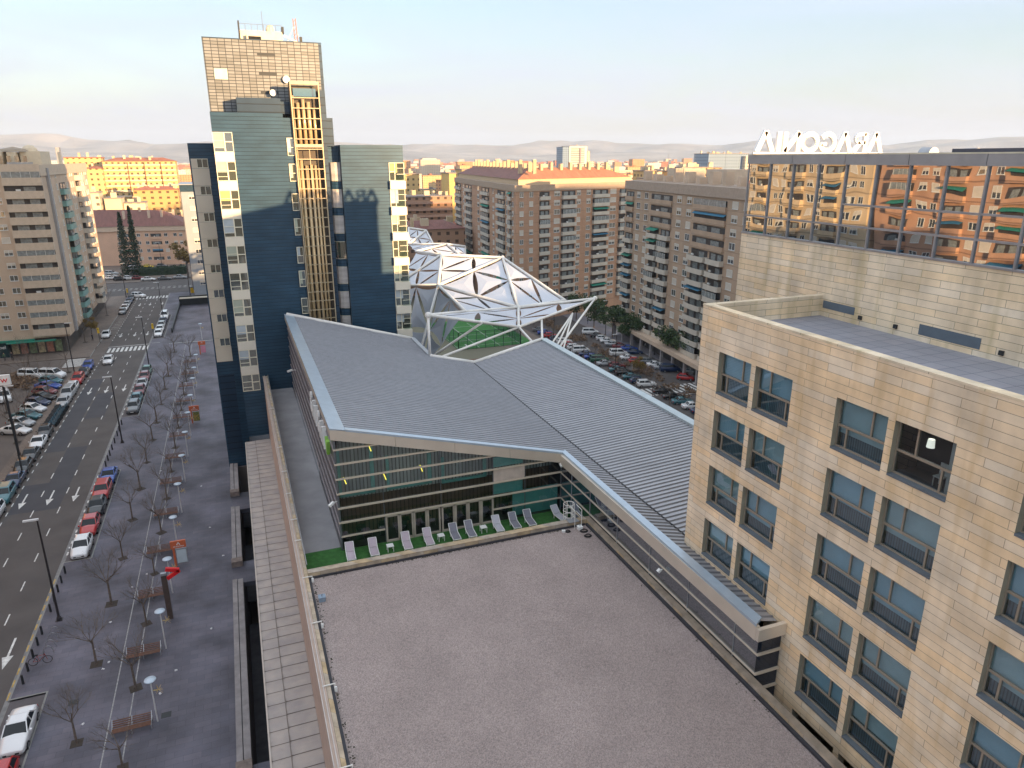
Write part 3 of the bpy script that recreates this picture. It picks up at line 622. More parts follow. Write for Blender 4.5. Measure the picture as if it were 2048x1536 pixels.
for a, b, _ in YS:
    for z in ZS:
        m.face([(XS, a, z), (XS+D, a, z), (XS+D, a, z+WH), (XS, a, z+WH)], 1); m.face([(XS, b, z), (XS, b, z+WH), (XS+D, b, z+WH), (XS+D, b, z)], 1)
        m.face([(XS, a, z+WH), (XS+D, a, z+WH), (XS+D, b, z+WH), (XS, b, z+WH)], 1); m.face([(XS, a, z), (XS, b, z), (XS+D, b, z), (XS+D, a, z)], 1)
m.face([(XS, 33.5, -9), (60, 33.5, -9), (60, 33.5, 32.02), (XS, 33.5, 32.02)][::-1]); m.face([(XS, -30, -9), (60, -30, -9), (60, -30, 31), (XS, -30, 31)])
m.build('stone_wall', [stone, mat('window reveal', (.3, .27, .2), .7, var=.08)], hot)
# parapet and terrace
m = MB().box(XS, XS+.5, -30, 33.5, 31.4, 32.02, skip=(0, 5)); m.box(XS+.02, XS+.48, -30, 33.1, 30.8, 31.4); m.box(XS+.5, XU, 33.15, 33.49, 30.8, 32.0); m.box(XS-.015, XS+.515, -30, 33.52, 32.0, 32.1); m.box(XS+.515, XU, 33.13, 33.52, 32.0, 32.1)
m.build('parapet', stone_u, hot)
tile = brickmat('grey terrace tiles', (.25, .26, .3), (.29, .29, .33), (.12, .13, .16), 1.0, 1.0, .02, .6, extra=.12, floor=True, offset=0)
MB().box(XS+.5, XU, -30, 33.15, 30.6, 30.85).build('terrace', tile, hot)
MB().box(43.6, 60, -30, 33.4, 30, 31).build('rear_roof', conc, hot)
# upper volume
m = MB().box(XU, 43.6, -30, 41.15, -9, 35.1, skip=(1,)); m.build('upper_wall', stone_u, hot)
ug = glassmat('mirror glass', (.015, .02, .03), .012, wave=.07, refl=1.25, wscale=.45)
MB().box(XU+.12, 43.5, -30, 41.0, 35.1, 39.8).build('glass_band', ug, hot)
m = MB()
for k in range(34):
    y = 41.1-2.11*k; m.box(XU+.03, XU+.12, y-.05, y+.05, 35.1, 39.8)
m.box(XU+.035, XU+.12, -30, 41.1, 36.22, 36.32).box(XU+.035, XU+.12, -30, 32.6, 37.4, 37.5).box(XU-.05, XU+.12, -30, 41.15, 35.06, 35.16)
m.each('mullion', mat('grey mullion', (.3, .3, .31), .4, .4), hot)
m = MB()
for k in range(12): y = 41.15-4.22*k; m.box(XU-.06, XU+.3, y-4.19, y, 39.62, 40.17)
m.box(XU+.3, 43.6, -30, 41.15, 39.75, 40.12)
m.build('roof_fascia', mat('fascia grey', (.31, .3, .3), .5, .2, var=.08), hot)
MB().box(XU-.07, XU+.5, -30, 41.18, 40.17, 40.24).box(XU+.5, 43.7, 40.7, 41.18, 40.12, 40.24).build('roof_edge', mat('lit edge', (.62, .56, .42), .6), hot)
MB().box(XU-.02, XU+.01, 30.6, 33.0, 31.35, 31.8).box(XU-.02, XU+.01, 22.9, 26.3, 31.2, 31.75).each('vent_grille', mat('slate grille', (.1, .13, .16), .6), hot)
m = MB()
for y in (30.0, 27.6, 21.7, 17): m.box(XU-.1, XU, y, y+.22, 31.2, 31.42)
m.each('wall_light', dark, hot)
# hotel windows
streaks(stone, 2, .1, 1.1); streaks(stone_u, 2, .16, 1.0)
glw = glassmat('hotel glass', (.75, .85, .9), .015, trans=1, refl=.3, wave=.03)
fr = mat('bronze window frame', (.36, .3, .23), .4, .3, var=.04)
blind = mat('blue-grey blind', (.36, .57, .66), .8, var=.05); blind2 = mat('grey green blind', (.45, .6, .62), .8, var=.05)
drape = slatmat('dark drapes', (.15, .22, .25), .13, .9, dark=.5, axis=1, duty=.35)
room = mat('room dark', (.035, .03, .028), .9, var=.2)
sill = mat('slate sill', (.12, .14, .16), .6, var=.1)
rng = random.Random(3)
for ci, (a, b, flip) in enumerate(YS):
    for ri, z in enumerate(ZS):
        if z < 12 and ci < 4: continue
        x = XS+.3; W_ = b-a; wr = MB(); zm = z+WH*.46
        for q in (a+.03, b-.03): wr.box(x-.04, x+.06, q-.035, q+.035, z+.07, z+WH)
        wr.box(x-.04, x+.06, a+.065, b-.065, z+.07, z+.14).box(x-.04, x+.06, a+.065, b-.065, z+WH-.07, z+WH).box(x-.05, x+.06, a+.065, b-.065, zm-.05, zm+.05)
        up = (b-W_*.66) if not flip else (a+W_*.66)      # big pane towards +Y on the left window
        lo = (b-W_*.2) if not flip else (a+W_*.2)
        wr.box(x-.045, x+.06, up-.04, up+.04, zm+.05, z+WH-.07).box(x-.045, x+.06, lo-.04, lo+.04, z+.14, zm-.05)
        wo_ = wr.build('window_frame', fr, hot)
        MB().box(XS-.03, XS+.28, a+.01, b-.01, z-.02, z+.07).build('sill', sill, wo_, org=tuple(hot['_w']))
        MB().face([(x, b, z+.1), (x, a, z+.1), (x, a, z+WH-.05), (x, b, z+WH-.05)]).build('pane', glw, wo_, org=tuple(hot['_w']))
        isopen = (ci == 3 and ri == 0)
        bm_ = MB()
        if not isopen:
            zb = [zm-.25, zm+.02, zm-.1, zm-.4][rng.randrange(4)] if not (ri == 1 and ci < 2) else zm-.2
            bm_.face([(x+.16, b, zb), (x+.16, a, zb), (x+.16, a, z+WH), (x+.16, b, z+WH)]); bm_.build('blind', blind if rng.random() < .6 else blind2, wo_, org=tuple(hot['_w']))
            MB().face([(x+.3, b, z), (x+.3, a, z), (x+.3, a, z+WH), (x+.3, b, z+WH)]).build('curtain', drape, wo_, org=tuple(hot['_w']))
        else:
            MB().box(x+1.6, x+1.7, a-.2, b+.2, z, z+WH).box(x+.2, x+1.7, a-.2, b+.2, z-.05, z).build('room', room, wo_, org=tuple(hot['_w']))
            MB().box(x+.2, x+.3, a, a+.5, z, z+WH).build('curtain', curt, wo_, org=tuple(hot['_w']))
            MB().lathe((x+.8, b-.9, z+1.4), [(.02, 0), (.16, 0), (.13, .35), (.1, .35)]).build('lamp_shade', mat('lamp shade', (.8, .78, .7), .8, var=0, emit=(1, .95, .8), es=.35), wo_, org=tuple(hot['_w']))
            c_ = MB().box(x+.5, x+.9, a+.9, a+1.3, z+.4, z+.45).box(x+.85, x+.9, a+.9, a+1.3, z+.45, z+.95)
            for q in (0, .35):
                for e_ in (.92, 1.25): c_.box(x+.52+q, x+.56+q, a+e_, a+e_+.03, z, z+.4)
            c_.build('chair', curt, wo_, org=tuple(hot['_w']))
# low ledge between gravel roof and hotel
MB().box(23.02, XS-.01, -30, 24.2, 9, 11.2).build('ledge', mat('grey ledge', (.22, .21, .22), .8), mall)
# ---------------------------------------------------------------- roof sign A R A G O N I A, seen from behind
sgn = root('roof_sign', 'big white rooftop letters ARAGONIA seen from behind, mirrored, on the hotel roof', 'sign', (38, 40.5, 40.2))
shine = mat('polished white letter', (.85, .84, .82), .25, var=0)
chrome = mat('chrome letter back', (.8, .82, .85), .08, 1, var=0)
SX0, SX1, SH, SY = 43.85, 32.75, 1.28, 40.5
def L2(x, z): return Vector((x, SY, 40.36+z))
def letter(ch, xr, wd, mt):
    m = MB(); X = lambda t: xr-wd*t       # t=0 is the letter's own left, which lies at larger x
    def st(p, q, th=.27): m.bar(L2(X(p[0]), p[1]*SH), L2(X(q[0]), q[1]*SH), .18, th, up=(0, 1, 0))
    def S_(p, q, th=.33):
        a = L2(X(p[0]), p[1]*SH); b = L2(X(q[0]), q[1]*SH); d = (b-a).normalized(); n = Vector((d.z, 0, -d.x))*th/2
        P = [a-n, b-n, b+n, a+n]; m.hexa([v-Vector((0, .1, 0)) for v in P]+[v+Vector((0, .1, 0)) for v in P])
    def ring(a0, a1, cx=.5, cz=.5, rx=.4, rz=.42, th=.34, n=18):
        for i in range(n):
            A, B = a0+(a1-a0)*i/n, a0+(a1-a0)*(i+1)/n
            S_((cx+rx*cos(A), cz+rz*sin(A)), (cx+rx*cos(B+.03), cz+rz*sin(B+.03)), th)
    if ch == 'A': S_((.1, 0), (.5, 1.02)); S_((.9, 0), (.5, 1.02))
    elif ch == 'I': S_((.5, 0), (.5, 1))
    elif ch == 'N': S_((.13, 0), (.13, 1)); S_((.87, 0), (.87, 1)); S_((.13, 1), (.87, 0))
    elif ch == 'O': ring(0, 2*pi)
    elif ch == 'G': ring(.6, 2*pi-.35); S_((.9, .42), (.55, .42), .22)
    elif ch == 'R': S_((.15, 0), (.15, 1)); ring(-pi/2, pi/2, .5, .72, .3, .22, .22, 10); S_((.15, .94), (.5, .94), .22); S_((.15, .5), (.5, .5), .22); S_((.5, .5), (.9, 0))
    m.build('letter', mt, sgn)
x = SX0
for ch, wd in zip('ARAGONIA', (1.45, 1.35, 1.5, 1.5, 1.55, 1.5, .65, 1.6)): letter(ch, x, wd, shine); x -= wd
MB().box(SX1-.1, SX0+.1, SY-.07, SY+.07, 40.24, 40.36).build('base_rail', steelw, sgn)
for nm, x0, x1, y, h, lab in (('roof_vent', 40.0, 40.9, 33.4, .5, 'round-topped metal roof vent right of the rooftop letters'), ('roof_vent', 38.0, 38.8, 29.0, .38, 'low metal roof vent furthest right on the hotel roof')):
    r = root(nm, lab, 'vent', (x0, y, 40.12)); m = MB(); k = 8
    for i in range(k):
        a, b = pi*i/k, pi*(i+1)/k; cx = (x0+x1)/2; R = (x1-x0)/2
        m.face([(cx+R*cos(a), y, 40.12+h*sin(a)), (cx+R*cos(b), y, 40.12+h*sin(b)), (cx+R*cos(b), y+.8, 40.12+h*sin(b)), (cx+R*cos(a), y+.8, 40.12+h*sin(a))]); m.face([(cx, y, 40.12), (cx+R*cos(b), y, 40.12+h*sin(b)), (cx+R*cos(a), y, 40.12+h*sin(a))])
    m.build('hood', galv, r); MB().box(x0, x1, y+.01, y+.79, 40.1, 40.15).build('base', galv, r)
r = root('roof_hatch', 'flat dark raised panel on the right end of the hotel roof', 'roof panel', (36, 20, 40.1)); MB().box(33.9, 38, -20, 27, 40.2, 40.42).build('deck', mat('slate deck', (.07, .07, .09), .6), r); MB().box(34, 37.9, -19, 26.9, 40.12, 40.2).build('base', galv, r)
# ---------------------------------------------------------------- BLUE TOWER
YT = 91.4
tow = root('blue_tower', 'tall dark blue clad tower block with stepped top and brass pipe shaft', 'building', (8, 100, 0))
bl = slatmat('blue metal boards', (.027, .07, .118), .42, .34, .25, dark=.45, var=.22, duty=.14)
bl2 = slatmat('navy boards', (.02, .045, .08), .85, .34, .25, dark=.4, var=.2, duty=.12)
SB = 97.0
m = MB().box(-.84, 6.95, YT, 110, 6.1, 44.95).box(6.95, 8.1, YT+.35, 110, 6.1, 44.5).box(-.84, 6.95, YT-.02, YT, 44.5, 44.99)
m.build('wall', bl, tow)
MB().box(-3.78, -.85, SB, 110, 0, 41.76).build('side_slab', bl, tow)
MB().box(2.11, 6.9, YT+.8, 110, 44.95, 46.62).box(6.9, 8.0, YT+1.2, 110, 44.95, 46.3).build('upper_step', bl2, tow)
MB().box(11.3, 13.2, YT+1.6, 112, -9, 41.4).build('recess_wall', bl, tow)
MB().box(13.2, 20.81, YT, 112, -9, 41.55).build('east_wall', bl, tow)
MB().box(11.3, 11.95, YT+.4, 112, 41.4, 47.6).box(11.95, 12.7, YT+1, 112, 41.4, 44.6).box(11.3, 11.75, YT+.2, YT+.4, 12, 41.4).build('stair_edge', bl2, tow)
# gridded upper slab
gp = mat('grey glass tiles', (.25, .24, .2), .4, .1, var=0); n_, b_ = nodes(gp)
c_, s_, t_ = uvz(n_)
br = N(n_, "ShaderNodeTexBrick"); br.offset = 0; n_.links.new(c_.outputs[0], br.inputs['Vector']); br.inputs['Scale'].default_value = 1
for a_, v_ in (('Brick Width', .76), ('Row Height', .34), ('Mortar Size', .035), ('Bias', .25)): br.inputs[a_].default_value = v_
br.inputs['Color1'].default_value = (.12, .125, .12, 1); br.inputs['Color2'].default_value = (.21, .22, .225, 1); br.inputs['Mortar'].default_value = (.012, .016, .022, 1)
n_.links.new(br.outputs['Color'], b_.inputs['Base Color'])
YU = 95.0
MB().hexa([(-.75, YU, 44), (12.0, YU, 44), (12.0, 110, 44), (-.75, 110, 44), (-.75, YU, 53.0), (12.0, YU, 53.0), (12.0, 110, 53.0), (-.75, 110, 53.0)]).build('tiled_slab', gp, tow)
MB().box(12.0, 12.35, YU, 110, 44, 52.95).box(-.79, -.75, YU-.05, 110, 44, 53.1).box(-.79, 12.35, YU-.06, YU+.2, 53.0, 53.1).build('edge_trim', bl2, tow)
m = MB()
for z in (51.4, 49.3, 47.3): m.box(5.0, 7.0, YU-.03, YU, z, z+.32)
m.build('vent_slot', mat('vent black', (.03, .035, .04), .6), tow)
MB().box(.12, 1.55, YU-.04, YU, 48.7, 49.85).build('window', mat('frosted pane', (.5, .6, .52), .2, var=.1), tow)
# antennas and dishes
def dish(x, y, z, r, lab):
    o = root('satellite_dish', lab, 'satellite dish', (x, y, z)); m = MB()
    pr = [(r*i/4, .25*r*(i/4)**2) for i in range(5)]; k = len(m.v)
    for q in range(4):
        for i in range(14):
            a, b = 2*pi*i/14, 2*pi*(i+1)/14; P = lambda R, t, d: (x+R*cos(t), y-.35-d, z+R*sin(t))
            m.face([P(pr[q][0], a, pr[q][1]), P(pr[q][0], b, pr[q][1]), P(pr[q+1][0], b, pr[q+1][1]), P(pr[q+1][0], a, pr[q+1][1])])
    m.build('reflector', white, o); MB().bar((x, y-.3, z), (x, y, z-r*.8), .06).bar((x, y-.35, z), (x, y-.7, z-.1), .04).build('arm', galv, o)
dish(8.0, YU, 48.9, .42, 'white satellite dish beside the top of the pipe shaft'); dish(6.3, YU-.5, 47.35, .36, 'white satellite dish standing on the stepped roof below the tiled slab')
# rooftop plant
pl = root('rooftop_plant_room', 'sunlit pale plant room with railings on top of the tower', 'roof structure', (6, 98, 53.1))
ivory = mat('ivory plaster', (.66, .58, .45), .8, var=.1)
MB().box(3.4, 8.2, 97, 102, 53, 54.3).box(4.1, 5.9, 96.3, 97, 53.0, 53.75).build('wall', ivory, pl); MB().box(4.3, 5.7, 96.25, 96.3, 53.1, 53.6).build('window', black, pl)
m = MB()
for k in range(8): m.tube((3.4+.68*k, 97.05, 54.3), (3.4+.68*k, 97.05, 55), .025, n=4)
m.tube((3.4, 97.05, 55), (8.16, 97.05, 55), .025, n=4); m.tube((6.1, 98, 54.3), (6.1, 98, 56.6), .03, n=4); m.build('railing', galv, pl)
MB().lathe((6.9, 98, 54.3), [(.0, .9), (.35, .75), (.5, .4), (.45, 0)]).build('dome', ivory, pl)
MB().box(3.3, 3.45, 97, 98, 53, 55.3).box(8.15, 8.4, 97, 98, 54.2, 54.9).build('panel', dark, pl)
ms = root('antenna_mast', 'reddish lattice antenna mast with diagonal stays on the tower roof', 'antenna', (9.85, 98, 53.1))
red = mat('faded red steel', (.4, .16, .1), .7); m = MB()
for dx in (-.18, .18): m.bar((9.85+dx, 98, 53), (9.78+dx*.8, 98, 56), .09)
for k in range(6): z = 53.1+.5*k; m.bar((9.67, 98, z), (10.0, 98, z+.48), .05)
m.build('lattice', red, ms); MB().bar((8.4, 97.5, 54), (10.3, 97.5, 53.2), .18).bar((8.6, 97.5, 53.1), (9.7, 98, 55.2), .05).bar((10.6, 97.5, 53.1), (10, 98, 54.4), .06).build('stay', steelw, ms)
MB().box(10.2, 10.5, 97.6, 97.9, 53.1, 54.0).build('panel_antenna', dark, ms)
# brass pipe shaft
brass = mat('brass pipe', (.62, .47, .27), .3, .35, var=.15, scale=.3)
shb = mat('shaft back', (.06, .045, .03), .6, var=.2)
MB().box(7.94, 11.3, YT+1.3, YT+1.5, 12, 48.1).box(7.94, 8.02, YT-.02, YT+1.3, 12, 48.4).build('shaft_back', shb, tow)
for x, r, z0, z1 in ((8.65, .2, 12, 39.9), (9.25, .2, 12, 39.2), (9.8, .17, 12, 39.3), (10.25, .15, 12, 39.2), (10.65, .12, 12, 38.9), (8.8, .2, 41.6, 46.2), (9.4, .2, 41.6, 46.6), (10.0, .22, 41.6, 46.3), (10.6, .17, 41.6, 45.6), (8.3, .1, 12, 47)):
    MB().tube((x, YT+.85, z0), (x, YT+.85, z1), r, n=12).build('pipe', brass, tow, smooth=True)
gold = mat('gilt frame', (.42, .35, .24), .5, .25, var=.1)
m = MB()
for x in (8.06, 11.2): m.box(x-.06, x+.06, YT-.05, YT+.08, 12, 48.4)
m.box(8.0, 11.25, YT-.07, YT+.5, 48.1, 48.45)
z = 12.8
while z < 47.6: m.box(8.12, 11.14, YT-.04, YT+.05, z-.045, z+.045); z += 1.13
m.box(8.12, 11.14, YT-.05, YT+.1, 41.25, 41.6).box(9.6, 9.66, YT-.02, YT+.03, 12, 41)
m.build('shaft_frame', gold, tow)
MB().box(8.4, 11.0, YT+1.1, YT+1.2, 46.9, 47.8).build('shaft_window', glassmat('blue shaft pane', (.02, .1, .14), .05), tow)
# window units of the main column (each unit: frame with casements, panes, spandrel)
wpane = glassmat('tower pane', (.07, .08, .06), .03, wave=.05, refl=.55); wb = [mat('lit blind %d' % i, c, .6, var=.08) for i, c in enumerate(((.36, .4, .33), (.1, .1, .1), (.4, .46, .5), (.45, .36, .14)))]
wfm = mat('ivory frame', (.7, .66, .52), .5, var=.04)
def unit(x0, x1, zt, y, kind, k, h=2.15):
    u = MB(); w_ = x1-x0; z0 = zt-h; t = .07; xs_ = x0+w_*.57
    u.box(x0, x0+t, y-.1, y, z0, zt).box(x1-t, x1, y-.1, y, z0, zt).box(x0+t, x1-t, y-.1, y, zt-t, zt).box(x0+t, x1-t, y-.1, y, z0, z0+t)
    if kind == 'main':
        u.box(xs_-.07, xs_+.07, y-.11, y, z0+t, zt-t).box(xs_+.07, x1-t, y-.11, y, z0+h*.5, z0+h*.5+.1).box(x0+t, xs_-.07, y-.1, y, z0+h*.55, z0+h*.55+.05).box(x0+t, xs_-.07, y-.1, y, z0+h*.22, z0+h*.22+.05)
    elif kind == 'glass':
        u.box(x0+w_*.35, x0+w_*.35+.1, y-.11, y, z0+t, zt-t).box(x0+t, x0+w_*.35, y-.1, y, z0+h*.48, z0+h*.48+.08).box(x0+w_*.45, x1+.05, y-.5, y-.44, z0+h*.35, z0+h*.35+.05).box(x0+w_*.45, x1+.05, y-.5, y-.44, z0+h*.68, z0+h*.68+.05)
    else: u.box(x0+t, x1-t, y-.1, y, z0+h*.45, z0+h*.45+.07)
    o = u.build('window', wfm, tow)
    MB().face([(x0, y-.03, z0), (x1, y-.03, z0), (x1, y-.03, zt), (x0, y-.03, zt)]).build('pane', wpane, o, org=tuple(tow['_w']))
    b = [0, 0, 3, 2, 0, 1, 0, 2, 2, 1][k % 10]
    if b != 1:
        zz = z0+h*(.45 if k % 3 else .2)
        MB().face([(x0+t, y-.045, zz), (xs_-.06, y-.045, zz), (xs_-.06, y-.045, zt-t), (x0+t, y-.045, zt-t)]).build('blind', wb[b], o, org=tuple(tow['_w']))
for k in range(10):
    zt = 42.85-3.17*k; unit(-.84, 1.26, zt, YT, 'main', k)
    if k < 9: MB().box(-.84, 1.26, YT-.1, YT-.01, zt-3.17+.01, zt-2.16).build('spandrel', cream, tow)
for k in range(9):
    zt = 39.5-3.15*k; x0, x1 = 18.95, 20.85; unit(x0, x1, zt, YT, 'glass', k+2)
    MB().face([(x0+.9, YT-.48, zt-2.1), (x1+.05, YT-.48, zt-2.1), (x1+.05, YT-.48, zt-1.45), (x0+.9, YT-.48, zt-1.45)]).build('glass_balustrade', glassmat('clear balustrade', (.7, .8, .75), .05, trans=1, refl=.3), tow)
    MB().box(x0, x1+.06, YT-.52, YT-.01, zt-3.14, zt-2.16).build('spandrel', cream, tow)
for k in range(10):
    zt = 42.3-3.15*k+(.25 if k % 2 else 0); unit(7.15, 7.95, zt, YT+.33, 'small', 0 if k % 2 else 3+k, 2.0)
shut = slatmat('white shutter', (.55, .52, .5), .12, .6, dark=.8, duty=.2)
for k in range(9):
    zt = 39.5-3.15*k; cu = MB(); P = [(11.95, YT+1.55), (12.1, YT+1.1), (12.5, YT+.85), (12.9, YT+.75), (13.15, YT+.72)]
    for i in range(4):
        a, b = P[i], P[i+1]; cu.face([(a[0], a[1], zt-2.1), (b[0], b[1], zt-2.1), (b[0], b[1], zt), (a[0], a[1], zt)])
    for z in (zt, zt-2.1): cu.prism(P+[(13.15, YT+1.6)], z-.04, z+.04, 1)
    cu.build('bay_window', [shut if k not in (3,) else wpane, wfm], tow)
    MB().prism([(x, y+.03) for x, y in P]+[(13.15, YT+1.6)], zt-3.1, zt-2.2).build('bay_spandrel', bl, tow)
sbp = mat('beige slab panel', (.62, .56, .45), .7, var=.07, scale=.3)
for k in range(8):
    zt = 40.0-3.15*k; y = SB
    u = MB().box(-3.0, -1.75, y-.09, y, zt-1.1, zt-1.0).box(-3.0, -1.75, y-.09, y, zt-.07, zt).box(-3.0, -2.93, y-.09, y, zt-1, zt-.07).box(-1.82, -1.75, y-.09, y, zt-1, zt-.07).box(-2.42, -2.35, y-.09, y, zt-1, zt-.07)
    o = u.build('window', wfm, tow)
    MB().face([(-2.95, y-.04, zt-1), (-1.8, y-.04, zt-1), (-1.8, y-.04, zt), (-2.95, y-.04, zt)]).build('pane', wpane, o, org=tuple(tow['_w']))
    MB().box(-3.62, -3.01, y-.06, y-.005, zt-1.1, zt).build('side_panel', sbp, tow)
    MB().box(-3.62, -1.7, y-.12, y-.005, zt-3.12, zt-1.13).build('spandrel', sbp, tow)
MB().box(-3.62, -1.75, SB-.03, SB, 2, 13).build('lower_panel', bl2, tow)
# ---------------------------------------------------------------- TENSILE CANOPY
ten = root('tensile_canopy', 'white membrane canopy on a triangulated steel frame over the padel court', 'canopy', (34, 105, -9))
a, b, c = (20.2, 79.5, 22.4), (34.9, 88, 17.9), (52.7, 100, 18.5)
d1, d2, d3 = (28, 90, 20.2), (38, 96, 18.9), (48.9, 103, 17.9)
e, f, gg = (29.3, 108, 20.8), (33.8, 122, 23.7), (48.2, 130, 21.5)
ft, j, k1, k2 = (22.8, 97, 12.), (32.4, 135, 22.8), (41.3, 145, 22.8), (42.2, 135, 20.9)
m0, m1, m2, n0 = (38.1, 165, 24.5), (43.5, 170, 23.3), (42.9, 160, 20.4), (34.5, 150, 22.5)
s1, s2, r1 = (24.5, 118, 19.5), (24.8, 104, 8), (46.9, 150, 21.5)
mem = mat('white membrane', (.5, .52, .57), .6, var=.05, scale=.2)
mem.node_tree.nodes['Principled BSDF'].inputs['Transmission Weight'].default_value = 0
membs = MB(); pnl = []
def sub(m, A, B, C, cv=.1):
    A, B, C = map(Vector, (A, B, C)); G = (A+B+C)/3; P = []
    for p, q in ((A, B), (B, C), (C, A)):
        M_ = (p+q)/2; inw = (G-M_)
        for i in range(7):
            t = i/7; P.append(p.lerp(q, t)+inw*(4*t*(1-t))*cv*1.9)
    P = [G+(x-G)*.985 for x in P]; n = (B-A).cross(C-A).normalized()*.02
    k = len(m.v); m.v.append(tuple(G-n*8)); m.v += [tuple(x) for x in P]
    for i in range(len(P)): m.f.append([k, k+1+i, k+1+(i+1) % len(P)]); m.m.append(0)
def panel(A, B, C, level=1):
    A, B, C = map(Vector, (A, B, C)); m = MB(); ab, bc, ca = (A+B)/2, (B+C)/2, (C+A)/2
    if level: 
        for t in ((A, ab, ca), (ab, B, bc), (ca, bc, C), (ab, bc, ca)): sub(m, *t)
    else: sub(m, A, B, C, .05)
    m.build('membrane', mem, ten, smooth=False)
for t in ((f, gg, e), (e, gg, d2), (gg, d3, d2), (e, d2, d1), (d1, d2, a), (a, d2, b), (b, d2, c), (f, e, s1), (e, s2, s1), (d1, e, s2), (j, f, s1), (j, k2, f), (f, k2, gg)): panel(*t)
for t in ((j, k1, k2), (k1, r1, k2), (n0, k1, j), (n0, m1, m2), (n0, m0, m1)): panel(*t)
def pipes(name, L, r):
    m = MB()
    for p, q in L:
        P, Q = Vector(p)+Vector((0, 0, .25)), Vector(q)+Vector((0, 0, .25)); m.tube(P, Q, r, n=8)
    return m.build(name, steelw, ten, smooth=True)
pipes('truss_pipe', [(a, d1), (d1, d2), (d2, c), (a, b), (b, c), (b, d2)], .19)
pipes('truss_pipe', [(e, gg), (gg, d3), (gg, d2), (e, d2), (e, d1), (e, f), (f, gg), (d2, d3)], .24)
pipes('truss_pipe', [(j, f), (f, s1), (e, s1), (j, k2), (k1, k2), (j, k1), (k1, r1), (k2, gg), (n0, k1), (n0, m0), (m0, m1), (m1, m2), (n0, m1), (e, ft), (f, e), (r1, (46.9, 150, 12))], .22)
pipes('strut', [(a, (20.1, 78.9, 17.7)), (b, (21.7, 79, 17.4)), (b, (34.8, 82.9, 17.0)), ((28.5, 84, 20.0), (21, 88, 14)), ((40, 92, 17.9), (36.3, 83.2, 17.1))], .16)
for q in ((38.08, 84.0, 16.31), (38.75, 84.0, 15.77), (39.72, 84.0, 15.19)): pipes('strut', [((46.36, 95.0, 17.54), q)], .13)
pipes('strut', [(c, (38.9, 84.0, 15.34))], .16)
MB().box(36.3, 40.1, 83.55, 84.45, 14.6, 15.3).build('strut_bracket', steelw, ten)
m = MB()
for p in (a, b, c, e, gg, d2, f): m.ball(Vector(p)+Vector((0, 0, .25)), .38, 6)
m.build('node', steelw, ten)
# ---------------------------------------------------------------- PADEL COURT and deck
MB_ = MB(); strip(MB_, 22, 66, 60, 168, -8.95); structure('court_deck', MB_, mat('brown deck', (.15, .095, .06), .85, var=.2, scale=.15))
pc = root('padel_court', 'green padel court with white lines inside a dark mesh cage under the canopy', 'sports court', (58, 181, -9))
cg = mat('court green', (.04, .17, .035), .9, var=.15, scale=.5)
X0, X1, Y0, Y1 = 52.6, 72.0, 176.5, 196
X0, X1, Y0, Y1 = 44.0, 60.5, 147, 165
K = 1.0; o = (52.5, 156)
PX0, PX1, PY0, PY1 = 43.4*1.225, 58*1.225, 145.0*1.225, 162*1.225
m = MB(); strip(m, PX0, PX1+4, PY0, PY1+14, -8.9); m.build('playing_surface', cg, pc)
m = MB()
for xx in (PX0+.3, PX0+6, PX0+12, PX1): strip(m, xx, xx+.12, PY0+.5, PY1+10, -8.89)
for yy in (PY0+3, PY0+9, PY0+15, PY1+5): strip(m, PX0+.3, PX1+2, yy, yy+.14, -8.885)
strip(m, PX0+3.2, PX0+3.6, PY0+2.2, PY0+5, -8.88)
m.build('court_lines', paint, pc)
net = bpy.data.materials.new('dark mesh netting'); net.use_nodes = True; n_ = net.node_tree; n_.nodes.clear()
o_ = N(n_, "ShaderNodeOutputMaterial"); mi_ = N(n_, "ShaderNodeMixShader"); mi_.inputs[0].default_value = .3; tr_ = N(n_, "ShaderNodeBsdfTransparent"); df_ = N(n_, "ShaderNodeBsdfDiffuse"); df_.inputs['Color'].default_value = (.02, .06, .05, 1)
n_.links.new(tr_.outputs[0], mi_.inputs[1]); n_.links.new(df_.outputs[0], mi_.inputs[2]); n_.links.new(mi_.outputs[0], o_.inputs[0])
H_ = 4.8; dkg = mat('dark green steel', (.015, .04, .04), .5)
for p, q, n in (((PX0, PY0), (PX1, PY0), 7), ((PX0, PY0), (PX0, PY1+10), 7), ((PX1, PY0), (PX1, PY1+10), 7)):
    p, q = Vector(p+(-9,)), Vector(q+(-9,)); up = Vector((0, 0, H_))
    MB().face([p, q, q+up, p+up]).build('mesh_panel', net, pc)
    m = MB()
    for i in range(n+1): x = p.lerp(q, i/n); m.bar(x, x+up, .11 if i % n else .18)
    m.bar(p+up, q+up, .1); m.bar(p+up*.5, q+up*.5, .06); m.build('post', dkg, pc)
for z_, r0 in (((47.5, 158, -9), 0),): pass
